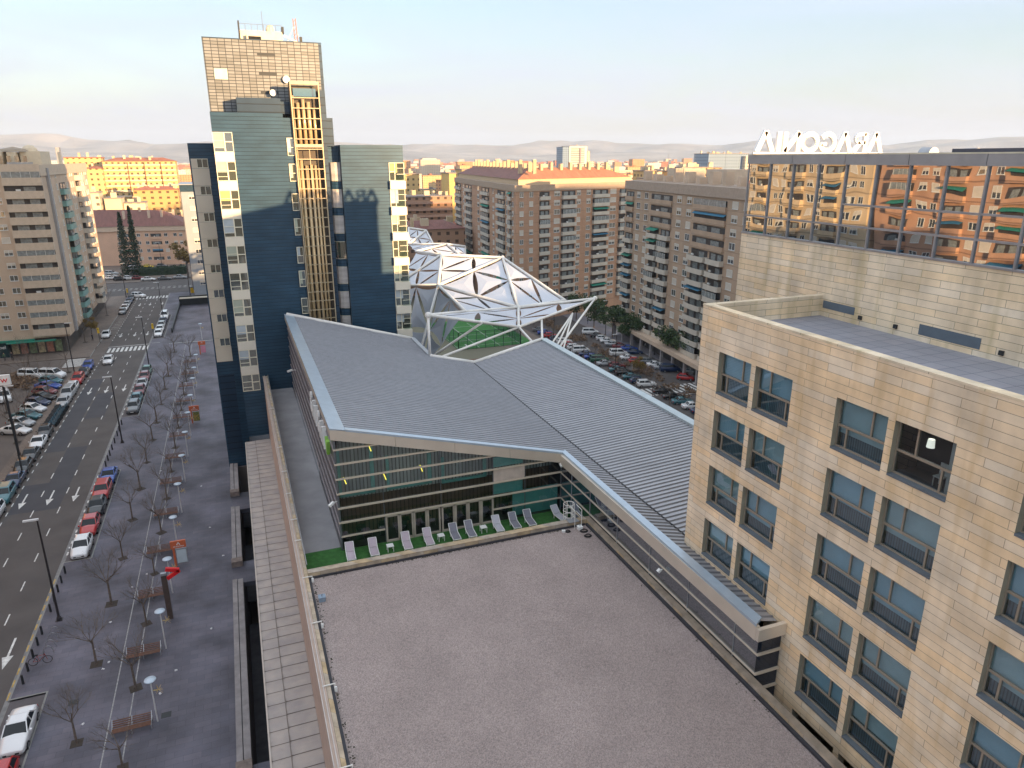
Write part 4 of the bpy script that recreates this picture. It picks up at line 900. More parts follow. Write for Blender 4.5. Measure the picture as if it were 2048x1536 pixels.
# ---------------------------------------------------------------- APARTMENT BLOCKS
fwhite = mat('window white', (.6, .6, .57), .5, var=0); fpane = glassmat('flat pane', (.03, .035, .04), .05, refl=.6)
fshut = mat('roller shutter', (.52, .47, .4), .7, var=.06); balc = mat('cream balcony', (.5, .45, .38), .8, var=.08, scale=.5)
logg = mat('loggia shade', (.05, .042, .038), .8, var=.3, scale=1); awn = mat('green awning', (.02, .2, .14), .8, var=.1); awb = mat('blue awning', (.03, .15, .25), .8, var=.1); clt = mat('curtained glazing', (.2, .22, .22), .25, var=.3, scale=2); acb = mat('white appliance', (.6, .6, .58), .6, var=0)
def win_mesh(w_, h, v=0, fm=None):
    """local frame: x along the wall, -y outwards"""
    m = MB(); t = .07; d = -.07
    m.box(0, w_, d, 0, 0, t).box(0, w_, d, 0, h-t, h).box(0, t, d, 0, t, h-t).box(w_-t, w_, d, 0, t, h-t)
    if v != 2: m.box(w_/2-.04, w_/2+.04, d, 0, t, h-t)
    z = h-t-(h*.42 if v == 1 else (h*.97-t if v == 2 else 0))
    if v: m.box(t, w_-t, d+.02, -.01, max(z, t), h-t, 2)
    m.face([(t, -.015, t), (w_-t, -.015, t), (w_-t, -.015, h-t), (t, -.015, h-t)], 1)
    m.box(-.06, w_+.06, -.14, 0, -.07, 0, 0)
    return m.mesh('window', [fm or fwhite, fpane, fshut])
def balc_mesh(w_, dp, ph, gap, v=0, pm=None, curved=False):
    """parapet ph high standing dp out, opening gap high above it"""
    m = MB(); a0 = 0
    m.box(0, w_, -dp, 0, -.15, 0, 0)
    if curved:
        P = [(0, 0)]+[(w_*(.5-.5*cos(pi*i/6)), -dp*(.75+.3*sin(pi*i/6))) for i in range(7)]+[(w_, 0)]
        for i in range(len(P)-1): m.bar((P[i][0], P[i][1], ph/2-.1), (P[i+1][0], P[i+1][1], ph/2-.1), .12, ph+.1)
    else: m.box(0, w_, -dp, -dp+.12, 0, ph, 0); m.box(0, .12, -dp+.12, 0, 0, ph, 0); m.box(w_-.12, w_, -dp+.12, 0, 0, ph, 0)
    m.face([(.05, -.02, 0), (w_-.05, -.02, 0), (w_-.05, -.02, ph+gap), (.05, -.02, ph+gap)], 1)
    if v == 0: m.box(w_*.15, w_*.45, -.06, -.03, .1, ph+gap*.85, 3); m.box(w_*.6, w_*.85, -.06, -.03, .4, ph+gap*.8, 3)
    if v == 1: m.hexa([(.1, -dp-.2, ph+gap-.6), (w_-.1, -dp-.2, ph+gap-.6), (w_-.1, -.05, ph+gap-.1), (.1, -.05, ph+gap-.1), (.1, -dp-.2, ph+gap-.55), (w_-.1, -dp-.2, ph+gap-.55), (w_-.1, -.05, ph+gap-.03), (.1, -.05, ph+gap-.03)], 4)
    if v == 2: m.box(.12, w_-.12, -dp+.05, -dp+.1, ph, ph+gap, 3); [m.box(.12+(w_-.24)*i/4-.03, .12+(w_-.24)*i/4+.03, -dp+.03, -dp+.05, ph, ph+gap, 5) for i in range(5)]
    if v == 3: m.hexa([(.1, -dp-.2, ph+gap-.5), (w_-.1, -dp-.2, ph+gap-.5), (w_-.1, -.05, ph+gap-.1), (.1, -.05, ph+gap-.1), (.1, -dp-.2, ph+gap-.45), (w_-.1, -dp-.2, ph+gap-.45), (w_-.1, -.05, ph+gap-.03), (.1, -.05, ph+gap-.03)], 6)
    if v == 4: m.box(w_*.3, w_*.42, -dp+.2, -dp+.5, ph, ph+.35, 7); m.box(w_*.5, w_*.8, -.06, -.03, .2, ph+gap*.7, 3)
    return m.mesh('balcony', [pm or balc, logg, fshut, clt, awn, fwhite, awb, acb])
def face_fill(R_, P, ang, z0, floors, fh, cols, seed=1, limit=95):
    """cols: (kind, x0, width, height, sill[, depth, parapet])"""
    rg = random.Random(seed); wi = []; ba = []; cs, sn = cos(ang), sin(ang); cache = {}
    for c in cols:
        kind, x0, w_, h, sl_ = c[:5]; lo, hi = (c[7] if len(c) > 7 else (0, floors))
        for k in range(lo, hi):
            p = (P[0]+cs*x0, P[1]+sn*x0, z0+k*fh+sl_)
            if kind == 'w':
                v = rg.choice((0, 0, 1, 1, 2)); key = ('w', w_, h, v)
                if key not in cache: cache[key] = win_mesh(w_, h, v)
                wi.append((cache[key], p, ang))
            else:
                v = rg.choice((0, 0, 0, 4, 4, 2, 2, 0, 4, 0, 1, 3)) if seed not in (21, 22) else rg.choice((0, 0, 4, 2)); pm = c[8] if len(c) > 8 else None; key = (kind, w_, h, v, c[5], c[6], pm)
                if key not in cache: cache[key] = balc_mesh(w_, c[5], c[6], h, v, pm, kind == 'c')
                ba.append((cache[key], p, ang))
    return wi, ba
def U(p, az, t): return (p[0]+sin(az)*t, p[1]+cos(az)*t)
brk = slatmat('brown brick', (.42, .25, .16), 2.75, .85, dark=.75, duty=.06, var=.12)
brk2 = slatmat('grey-brown brick', (.4, .285, .2), 2.75, .85, dark=.75, duty=.05, var=.1)
beige = mat('beige brick', (.5, .38, .28), .85, var=.1, scale=.3, detail=8)
beige2 = mat('beige band', (.52, .42, .32), .85, var=.08)
tilem = slatmat('terracotta tiles', (.4, .17, .09), .3, .8, dark=.7, axis=0, duty=.3)
tiled = slatmat('brown roof tiles', (.2, .085, .07), .35, .8, dark=.7, axis=0, duty=.3)
# -- block B, along the right-hand square
aB = radians(6.4); FB = (93.45+sin(aB)*80.3, 98.28+cos(aB)*80.3)      # far end; x runs towards the camera
B = root('apartment_block', 'grey-brown apartment block with curved cream balconies, right behind the green square trees', 'building', (FB[0], FB[1], -9), 'apartment blocks around the square')
angB = atan2(-cos(aB), -sin(aB)); LB_ = 100
def PB(x, y, z): q = Vector((FB[0], FB[1], 0))+Vector((cos(angB), sin(angB), 0))*x+Vector((-sin(angB), cos(angB), 0))*y; return (q.x, q.y, z)
def pbox(m, x0, x1, y0, y1, z0, z1, P=None, mi=0):
    P = P or PB; return m.hexa([P(x0, y0, z0), P(x1, y0, z0), P(x1, y1, z0), P(x0, y1, z0), P(x0, y0, z1), P(x1, y0, z1), P(x1, y1, z1), P(x0, y1, z1)], mi)
pbox(MB(), 0, LB_, 0, 15, -5.2, 32.0).build('wall', brk2, B); pbox(pbox(MB(), -.3, LB_, -.35, 15.3, 32.0, 34.2), 0, LB_, 2, 14, 34.2, 34.3).build('parapet', mat('grey brown parapet', (.36, .28, .22), .85, var=.08), B)
pbox(MB(), 0, LB_, -3.2, 0, -5.2, -4.2).build('arcade_canopy', beige, B); m = MB()
for k in range(16): pbox(m, 2+6*k, 2.6+6*k, -3, -2.4, -9, -5.2)
m.each('arcade_column', conc, B); pbox(MB(), 0, LB_, .6, 1, -9, -5.2).build('shopfront', mat('shopfront', (.05, .045, .04), .5, var=.3, scale=.6), B)
D_ = lambda px: px
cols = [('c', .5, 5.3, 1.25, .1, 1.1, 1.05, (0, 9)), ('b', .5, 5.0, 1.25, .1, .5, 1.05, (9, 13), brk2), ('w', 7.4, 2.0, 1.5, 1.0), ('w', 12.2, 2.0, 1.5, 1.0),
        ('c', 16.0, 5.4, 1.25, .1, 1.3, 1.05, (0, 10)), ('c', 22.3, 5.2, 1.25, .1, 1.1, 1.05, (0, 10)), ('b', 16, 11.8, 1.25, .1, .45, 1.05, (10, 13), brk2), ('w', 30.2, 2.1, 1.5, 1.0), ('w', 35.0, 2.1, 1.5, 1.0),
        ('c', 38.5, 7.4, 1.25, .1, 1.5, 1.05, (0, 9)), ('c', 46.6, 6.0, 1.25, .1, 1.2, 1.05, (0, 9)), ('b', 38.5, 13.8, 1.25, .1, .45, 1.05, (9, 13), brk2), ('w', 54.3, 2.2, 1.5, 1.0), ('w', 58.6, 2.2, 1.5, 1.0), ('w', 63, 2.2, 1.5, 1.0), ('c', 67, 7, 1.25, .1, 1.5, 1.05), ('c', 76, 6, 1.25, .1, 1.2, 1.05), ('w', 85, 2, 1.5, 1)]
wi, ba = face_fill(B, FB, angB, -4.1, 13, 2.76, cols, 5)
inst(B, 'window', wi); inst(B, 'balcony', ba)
rg = random.Random(9); m = MB()
for k in range(16):
    x = 4+5.8*k; mm = MB(); h = rg.uniform(1.5, 3.6); pbox(mm, x, x+rg.uniform(1, 2.4), 3, 5, 34.2, 34.2+h); mm.build('chimney', beige, B)
for k in range(4): pbox(m, 10+20*k, 19+20*k, 7, 13, 34.3, 37.5)
m.each('stair_head', beige2, B)
mm = MB(); 
for k in range(6): a_ = PB(12+14*k, 6, 37.4); mm.tube(a_, (a_[0], a_[1], 41), .04, n=4)
mm.each('aerial', galv, B)
# -- block A, behind the canopy
CA = (78.8, 201.5); aL = radians(6.3); aR = radians(71.5)
A = root('apartment_block', 'brown brick apartment block with orange tiled hip roof behind the white canopy', 'building', (CA[0], CA[1], -9), 'apartment blocks around the square')
angR = pi/2-aR; angL = atan2(-cos(aL), -sin(aL)); LA_ = 97.4; LR = 52
FAL = (CA[0]+sin(aL)*LA_, CA[1]+cos(aL)*LA_)
def PR(x, y, z): q = Vector((CA[0], CA[1], 0))+Vector((cos(angR), sin(angR), 0))*x+Vector((-sin(angR), cos(angR), 0))*y; return (q.x, q.y, z)
def PL(x, y, z): q = Vector((FAL[0], FAL[1], 0))+Vector((cos(angL), sin(angL), 0))*x+Vector((-sin(angL), cos(angL), 0))*y; return (q.x, q.y, z)
BL_, BR_ = PL(0, 15, 0)[:2], PR(LR, 15, 0)[:2]
def inner(d, z):    # point set back d from both faces at the corner
    u1 = Vector((cos(angR), sin(angR), 0)); n1 = Vector((-sin(angR), cos(angR), 0)); u2 = Vector((cos(angL), sin(angL), 0)); n2 = Vector((-sin(angL), cos(angL), 0))
    c_ = Vector((CA[0], CA[1], 0)); M = Matrix(((u1.x, u2.x), (u1.y, u2.y))); r = M.inverted() @ Vector(((n2-n1)*d)[:2]); q = c_+n1*d+u1*r[0]; return (q.x, q.y, z)
for nm, d, z0, z1, mt in (('wall', 0, -9, 30.6, brk), ('cornice', -.3, 30.6, 32.4, mat('brown cornice', (.36, .27, .2), .8, var=.06)), ('attic', 1.6, 32.4, 34.0, mat('ochre attic', (.5, .38, .25), .8, var=.05))):
    I0, I1 = inner(d, z0), inner(15, z0); m = MB()
    for P3 in (((PL(0, d, z0)), I0, I1, PL(0, 15, z0)), (I0, PR(LR, d, z0), PR(LR, 15, z0), I1)):
        m.hexa([tuple(p) for p in P3]+[(p[0], p[1], z1) for p in P3])
    m.build(nm, mt, A)
I0, I1, IM = inner(1.2, 34), inner(15, 34), inner(8, 37.2); a0, a1, am = PL(0, 1.2, 34), PL(0, 15, 34), PL(6, 8, 37.2); b0, b1, bm = PR(LR, 1.2, 34), PR(LR, 15, 34), PR(LR-9, 8, 37.2)
MB().face([a0, I0, IM, am]).face([a1, am, IM, I1]).face([a0, am, a1]).build('roof', tiled, A)
MB().face([I0, b0, bm, IM]).face([I1, IM, bm, b1]).face([b0, b1, bm]).build('roof', tilem, A)
och = mat('chimney ochre', (.5, .38, .24), .85, var=.1)
for k in range(18):
    x = 4+5.2*k; mm = MB(); pbox(mm, x, x+.9, 6.6, 7.6, 35.5, 38.5+.5*(k % 3), PL); mm.build('chimney', och, A)
for k in range(10):
    x = 7+4.2*k; mm = MB(); pbox(mm, x, x+1.0, 6.2, 7.2, 35.5, 38.3+.4*(k % 2), PR); mm.build('chimney', och, A)
cr_ = [('w', 1.6, 1.5, 1.5, .9), ('w', 5.4, 1.5, 1.5, .9), ('b', 9.4, 4.2, 1.35, 0, .6, .95), ('w', 15.5, 2.4, 1.5, .9), ('b', 18.6, 6.0, 1.35, 0, .9, .95), ('w', 25.2, 1.7, 1.5, .9), ('w', 29.6, 1.8, 1.5, .9), ('b', 32.4, 7.2, 1.35, 0, .9, .95), ('w', 40.6, 2.8, 1.5, .9), ('b', 45, 6, 1.35, 0, .9, .95)]
cl_ = [('b', LA_-7.8, 3.6, 1.35, 0, .6, .95), ('w', LA_-3.6, 1.5, 1.5, .9), ('w', LA_-10.8, 1.6, 1.5, .9), ('b', LA_-22.3, 10, 1.35, 0, .7, .95), ('w', LA_-29, 2, 1.5, .9), ('b', LA_-46, 12, 1.35, 0, .7, .95), ('w', LA_-53, 3, 1.5, .9), ('b', LA_-75, 12, 1.35, 0, .7, .95), ('w', LA_-80, 2, 1.5, .9), ('b', LA_-96, 12, 1.35, 0, .7, .95)]
w1, b1_ = face_fill(A, CA, angR, -5.1, 13, 2.76, cr_, 11); w2, b2_ = face_fill(A, FAL, angL, -5.1, 13, 2.76, cl_, 12)
inst(A, 'window', w1+w2); inst(A, 'balcony', b1_+b2_)
# -- beige block on the left side of the street
XL, YL = -34.9, 174.2
Lb = root('apartment_block', 'beige apartment block with long balconies and sunlit penthouse at the left edge', 'building', (XL, YL, 0), 'apartment blocks along the street')
MB().box(-75, XL, YL, 229.5, 3.6, 38.2).build('wall', beige, Lb)
MB().box(-75, XL-1.2, YL+1.2, 229.5, 0, 3.6).build('ground_floor', mat('shop dark', (.06, .055, .05), .5, var=.3, scale=.5), Lb)
MB().box(-75, XL+.25, YL-.25, YL, 36.7, 39.0).box(XL, XL+.25, YL, 229.5, 36.7, 38.9).box(-75, XL+.01, YL-.01, 229.6, 38.2, 38.3).build('parapet', beige2, Lb)
pent = mat('pale penthouse', (.62, .52, .38), .8, var=.06)
for x0, x1, y0, h in ((-50, -46.6, 177, 3.2), (-45.8, -43.9, 177, 3.1), (-43.2, -41.5, 177, 3.1), (-40.7, -39.2, 178, 3.0), (-38.9, -33.9-1.3, 180, 3.2), (-75, -50.5, 178, 3.4)):
    MB().box(x0, x1, y0, y0+9, 38.3, 38.3+h).build('penthouse', pent, Lb)
MB().lathe((-37.4, 182, 41.5), [(1.5, 0), (1.3, .6), (.8, 1.1), (0, 1.3)], 12).box(-36.9+1.2, -36.9+1.6, 200, 201, 38.3, 41.5).build('water_tank', pent, Lb)
MB().box(-40.5, -36, 176, 176.05, 38.3, 39.4).box(XL-2, XL-1.2, 205, 207, 38.3, 42.6).build('railing', galv, Lb)
m = MB()
for k in range(9): m.box(-49+1.4*k, -48.3+1.4*k, 176.9, 177, 38.5, 40.6)
m.each('penthouse_window', glassmat('blueish dark pane', (.05, .06, .07), .1), Lb)
MB().lathe((-40, 180.5, 41.4), [(2.9, 0), (2.2, .5), (0, 1)], 4).lathe((-44, 180.5, 41.4), [(3.9, 0), (2.6, .35), (0, .5)], 4).build('roof', mat('grey penthouse roof', (.3, .24, .18), .8), Lb)
cf = [('b', 25.2+8.3, 6.85, 1.15, 0, .55, 1.37, (0, 13), beige2), ('w', 25.2+6.1, 1.5, 1.15, 1.45), ('w', 25.2+3.1, 1.5, 1.15, 1.45), ('b', 13, 12, 1.15, 0, .55, 1.37, (8, 13), beige2), ('w', 20, 2, 1.15, 1.45, 0, 0, (0, 8))]
w1, b1_ = face_fill(Lb, (-75, YL), 0, 4.2, 13, 2.57, cf, 21)
greeng = mat('green enclosed balcony', (.16, .3, .28), .4, var=.25, scale=.8)
cs_ = [('w', 8.2, 1.0, 1.3, 1.0), ('w', 14, .9, 1.3, 1.0), ('c', 16.8, 6.8, 1.3, 0, 1.0, 1.1, (0, 12), greeng), ('w', 25.5, .8, 1.3, 1), ('w', 30.5, .9, 1.3, 1.), ('w', 33.0, .9, 1.3, 1.), ('c', 36.6, 4.6, 1.2, 0, 1.7, 1.1), ('w', 44, .9, 1.3, 1.), ('w', 46.6, .9, 1.3, 1.), ('w', 50.2, .9, 1.3, 1.), ('w', 52.6, .9, 1.3, 1.)]
w2, b2_ = face_fill(Lb, (XL, YL), pi/2, 4.2, 13, 2.57, cs_, 22)
inst(Lb, 'window', w1+w2); inst(Lb, 'balcony', b1_+b2_)
MB().box(XL-.01, XL+.5, YL+5.2, YL+6.6, 3.6, 38.2).build('pilaster', mat('grey pilaster', (.3, .29, .29), .8, var=.05), Lb)
MB().box(-60, XL-6.6, YL-.6, YL, 3.2, 3.6).box(-46.5, -37.6, YL-1.4, YL, 3.05, 3.2).build('shop_awning', awn, Lb)
MB().box(-60, -46.6, YL-.2, YL+1.1, 0, 3.15).build('shop_front', mat('dark teal shopfront', (.006, .03, .035), .4), Lb)
def text_mesh(body, size, ext=.03):
    c = bpy.data.curves.new('t', 'FONT'); c.body = body; c.size = size; c.extrude = ext; c.align_x = 'CENTER'
    o = bpy.data.objects.new('t', c); COL.objects.link(o); dg = bpy.context.evaluated_depsgraph_get(); dg.update()
    me = bpy.data.meshes.new_from_object(o.evaluated_get(dg)); bpy.data.objects.remove(o); return me
def lettering(name, body, size, loc, rot, m, parent, ext=.02, label=None):
    me = text_mesh(body, size, ext); me.materials.clear(); me.materials.append(m); o = bpy.data.objects.new(name, me); COL.objects.link(o); o.parent = parent
    W = Vector(parent.get('_w', (0, 0, 0))); o.location = Vector(loc)-W; o.rotation_euler = rot
    if label: o['label'] = label
    return o
lettering('shop_lettering', 'oykmel', 1.0, (-48.4, YL-.24, 1.9), (pi/2, 0, 0), white, Lb)
gy = random.Random(4); 
for k in range(6): MB().box(-46.2+1.6*k, -45.0+1.6*k, YL+.9, YL+1.15, .3, 2.8).build('shop_window', mat(['lit shop %d' % (k % 3)][0], [(.4, .33, .2), (.35, .15, .1), (.15, .2, .1)][k % 3], .6, var=.4, scale=2), Lb)
# -- pink block behind the avenue
pk = mat('pink render', (.62, .39, .27), .85, var=.08, scale=.2); pk2 = mat('pale pink band', (.58, .44, .33), .85, var=.05)
Pk = root('apartment_block', 'pink low apartment block with brown hipped roof behind the cypresses', 'building', (-42.6, 318, 0), 'apartment blocks behind the avenue')
ap = atan2(-4.2, 22); ap2 = atan2(4, 30)
def Pp(x, y, z): return (-42.6+cos(ap)*x-sin(ap)*y, 318+sin(ap)*x+cos(ap)*y, z)
pbox(MB(), 0, 27, 0, 16, 0, 13.2, Pp).build('wall', pk, Pk); pbox(MB(), -.2, 27.3, -.5, 16, 13.2, 15.0, Pp).build('cornice', pk2, Pk)
MB().hexa([(-75, 326, 0), (-42.5, 318, 0), (-38, 333, 0), (-75, 340, 0), (-75, 326, 13), (-42.5, 318, 13), (-38, 333, 13), (-75, 340, 13)]).build('wall', pk, Pk)
MB().hexa([(-75, 325.5, 13), (-42.6, 317.5, 13), (-38, 333, 13), (-75, 340, 13), (-75, 325.5, 14.8), (-42.6, 317.5, 14.8), (-38, 333, 14.8), (-75, 340, 14.8)]).build('cornice', pk2, Pk)
r0, r1_, r2_, r3 = Pp(-.5, -.8, 15), Pp(28, -.8, 15), Pp(28, 17, 15), Pp(0, 17, 15)
MB().face([r0, r1_, Pp(16, 8, 20.5), Pp(4, 8, 20.8)]).face([r1_, r2_, Pp(16, 8, 20.5)]).face([r2_, r3, Pp(4, 8, 20.8), Pp(16, 8, 20.5)]).face([(-75, 325, 14.8), r0, Pp(4, 8, 20.8), (-75, 334, 20.8)]).build('roof', tiled, Pk)
for x, y in ((3, 3), (12, 3.6), (16.6, 4), (20, 8), (8, 7)): mm = MB(); pbox(mm, x, x+.8, y, y+.8, 16, 20.6, Pp); mm.build('chimney', pk2, Pk)
cp = [('w', 1, 1.3, 1.2, 1), ('b', 3, 4.2, 1.2, .1, .25, .8, (0, 5), pk), ('w', 8, 1.3, 1.2, 1), ('w', 11, 1.3, 1.2, 1), ('b', 13, 4, 1.2, .1, .25, .8, (0, 5), pk), ('w', 18, 1.3, 1.2, 1), ('w', 21.5, 1.2, 1.2, 1), ('w', 23.6, 1.2, 1.2, 1)]
w1, b1_ = face_fill(Pk, (-42.6, 318), ap, 1.0, 4, 3.0, cp, 31); inst(Pk, 'window', w1); inst(Pk, 'balcony', b1_)
# -- blue-white block behind the tower
bw = mat('grey-white cladding', (.27, .3, .34), .7, var=.06, scale=.3)  # wall colour lowered to stand in for shade on this block
Wb = root('apartment_block', 'narrow pale grey block with paired teal windows just left of the blue tower', 'building', (-12.3, 230, 0), 'apartment blocks along the street')
MB().box(-12.3, 10, 230, 252, 0, 31).build('wall', bw, Wb); MB().box(-12.5, -12.3, 229.9, 252, 3, 31.2).build('side_wall', mat('dark side', (.1, .1, .12), .7, var=.2), Wb)
MB().box(-12.5, 10, 229.8, 252, 31, 32.9).build('roof_storey', mat('navy glazing', (.02, .05, .08), .3, var=.2), Wb); MB().box(-13, 10, 229.2, 252, 32.9, 33.1).build('roof', galv, Wb)
teal = glassmat('teal pane', (.01, .08, .1), .1)
w1, _ = face_fill(Wb, (-12.3, 230), 0, 3.2, 9, 3.07, [('w', 1.9, 1.5, 1.2, 1.1), ('w', 3.6, 1.5, 1.2, 1.1)], 41); inst(Wb, 'window', w1)
# -- brick blocks across the street, left of and behind the camera (mirrored in the hotel's glass)
ob = slatmat('orange brick', (.42, .24, .15), 3.0, .85, dark=.6, duty=.08, var=.15); obr = slatmat('red brick', (.36, .17, .13), 3.0, .85, dark=.6, duty=.08, var=.15); oy = slatmat('yellow brick', (.5, .38, .24), 3.0, .85, dark=.6, duty=.08, var=.15)
for i, (y0, y1, h, mt, lab) in enumerate(((8, 58, 50, obr, 'red brick apartment block mirrored at the right of the hotel glass'), (60, 108, 49, ob, 'orange brick apartment block mirrored in the middle of the hotel glass'), (110, 150, 48, oy, 'yellow brick apartment block mirrored at the left of the hotel glass'))):
    r = root('apartment_block', lab, 'building', (-50, (y0+y1)/2, 0), 'brick blocks opposite the hotel')
    MB().box(-68, -52, y0, y1, -.1, h).build('wall', mt, r)
    w1, b1_ = face_fill(r, (-52, y0), pi/2, 12, int((h-12)/3), 3.0, [('w', x, 1.6, 1.5, 1.0) for x in range(2, y1-y0-3, 11)]+[('w', x+2.6, 1.6, 1.5, 1.0) for x in range(2, y1-y0-3, 11)]+[('b', x+5.4, 4.8, 1.3, 0, .9, 1.0, (0, int((h-12)/3)), mt) for x in range(2, y1-y0-8, 11)], 50+i)
    inst(r, 'window', w1); inst(r, 'balcony', b1_)
# -- city blocks behind the camera whose shadow lies over the streets
for i, (x0, x1, y0, h) in enumerate(((-60, 40, -95, 42), (45, 90, -80, 47), (94, 150, -70, 38), (160, 230, -66, 60), (236, 420, -60, 60), (-200, -64, -95, 34))):
    r = root('apartment_block', ['wide brick block standing behind the camera', 'stepped brick block behind the hotel', 'brick block beyond the hotel car park', 'long brick block at the edge of the square', 'longest brick block beyond the square', 'low brick block across the street behind the camera'][i], 'building', ((x0+x1)/2, y0, -9), 'blocks behind the camera')
    MB().box(x0, x1, y0-14, y0, -9, h).build('wall', brk2, r)
    nx = int((x1-x0)/4); wi = [(win_mesh(1.6, 1.5, 1), (x1-1-4*q, y0, 3+9*z_), pi) for q in range(nx) for z_ in range(int(h/9))]
    inst(r, 'window', wi, 60)
# ---------------------------------------------------------------- CARS
cglass = mat('car glass', (.008, .012, .016), .06, var=0, spec=.4); lens = mat('headlamp lens', (.28, .3, .33), .15, var=0); tail = mat('tail lamp', (.35, .01, .01), .25, var=0); alloy = mat('alloy rim', (.35, .35, .36), .3, .7, var=0)
plate = mat('number plate', (.7, .7, .68), .5, var=0); trim = mat('black trim', (.02, .02, .022), .6, var=0)
PAINT = dict(white=(.72, .73, .74), silver=(.38, .4, .42), grey=(.14, .15, .16), black=(.012, .013, .015), red=(.42, .02, .02), maroon=(.16, .015, .02), blue=(.01, .06, .32), navy=(.01, .03, .09), teal=(.03, .14, .17), yellow=(.7, .5, .03), green=(.02, .1, .06), beige=(.45, .4, .32))
def paintm(c):
    k = 'paint '+c
    if k in MATS: return MATS[k]
    m = mat(k, PAINT[c], .28, .15, var=0); m.node_tree.nodes['Principled BSDF'].inputs['Coat Weight'].default_value = .8; m.node_tree.nodes['Principled BSDF'].inputs['Coat Roughness'].default_value = .05; return m
# body: stations along y (front at -y): y, underside, shoulder height, half width ; cabin: base y0,y1, roof y0,y1, heights
KIND = {'hatchback': (4.0, .88, [(-2.0, .32, .52, .62), (-1.9, .24, .68, .78), (-1.2, .2, .86, .86), (-.75, .2, .93, .88), (1.2, .2, .97, .88), (1.85, .22, .95, .82), (2.0, .34, .8, .7)], (-.85, 1.82, -.1, 1.35, .93, 1.46)),
        'saloon': (4.5, .9, [(-2.25, .32, .5, .62), (-2.12, .24, .66, .8), (-1.3, .2, .84, .88), (-.8, .2, .92, .9), (1.1, .2, .96, .9), (2.05, .24, .94, .84), (2.25, .36, .78, .72)], (-.9, 1.45, -.15, .85, .92, 1.42)),
        'suv': (4.4, .92, [(-2.2, .36, .66, .68), (-2.08, .28, .86, .84), (-1.4, .26, 1.02, .91), (-.85, .26, 1.08, .92), (1.5, .26, 1.12, .92), (2.1, .28, 1.1, .86), (2.2, .4, .95, .76)], (-.95, 2.08, -.25, 1.8, 1.08, 1.66)),
        'van': (4.6, .95, [(-2.3, .36, .7, .72), (-2.2, .28, .95, .88), (-1.7, .26, 1.15, .94), (-1.2, .26, 1.25, .95), (2.2, .26, 1.3, .95), (2.3, .3, 1.28, .92)], (-1.35, 2.28, -.65, 2.22, 1.25, 1.95))}
CARS = {}
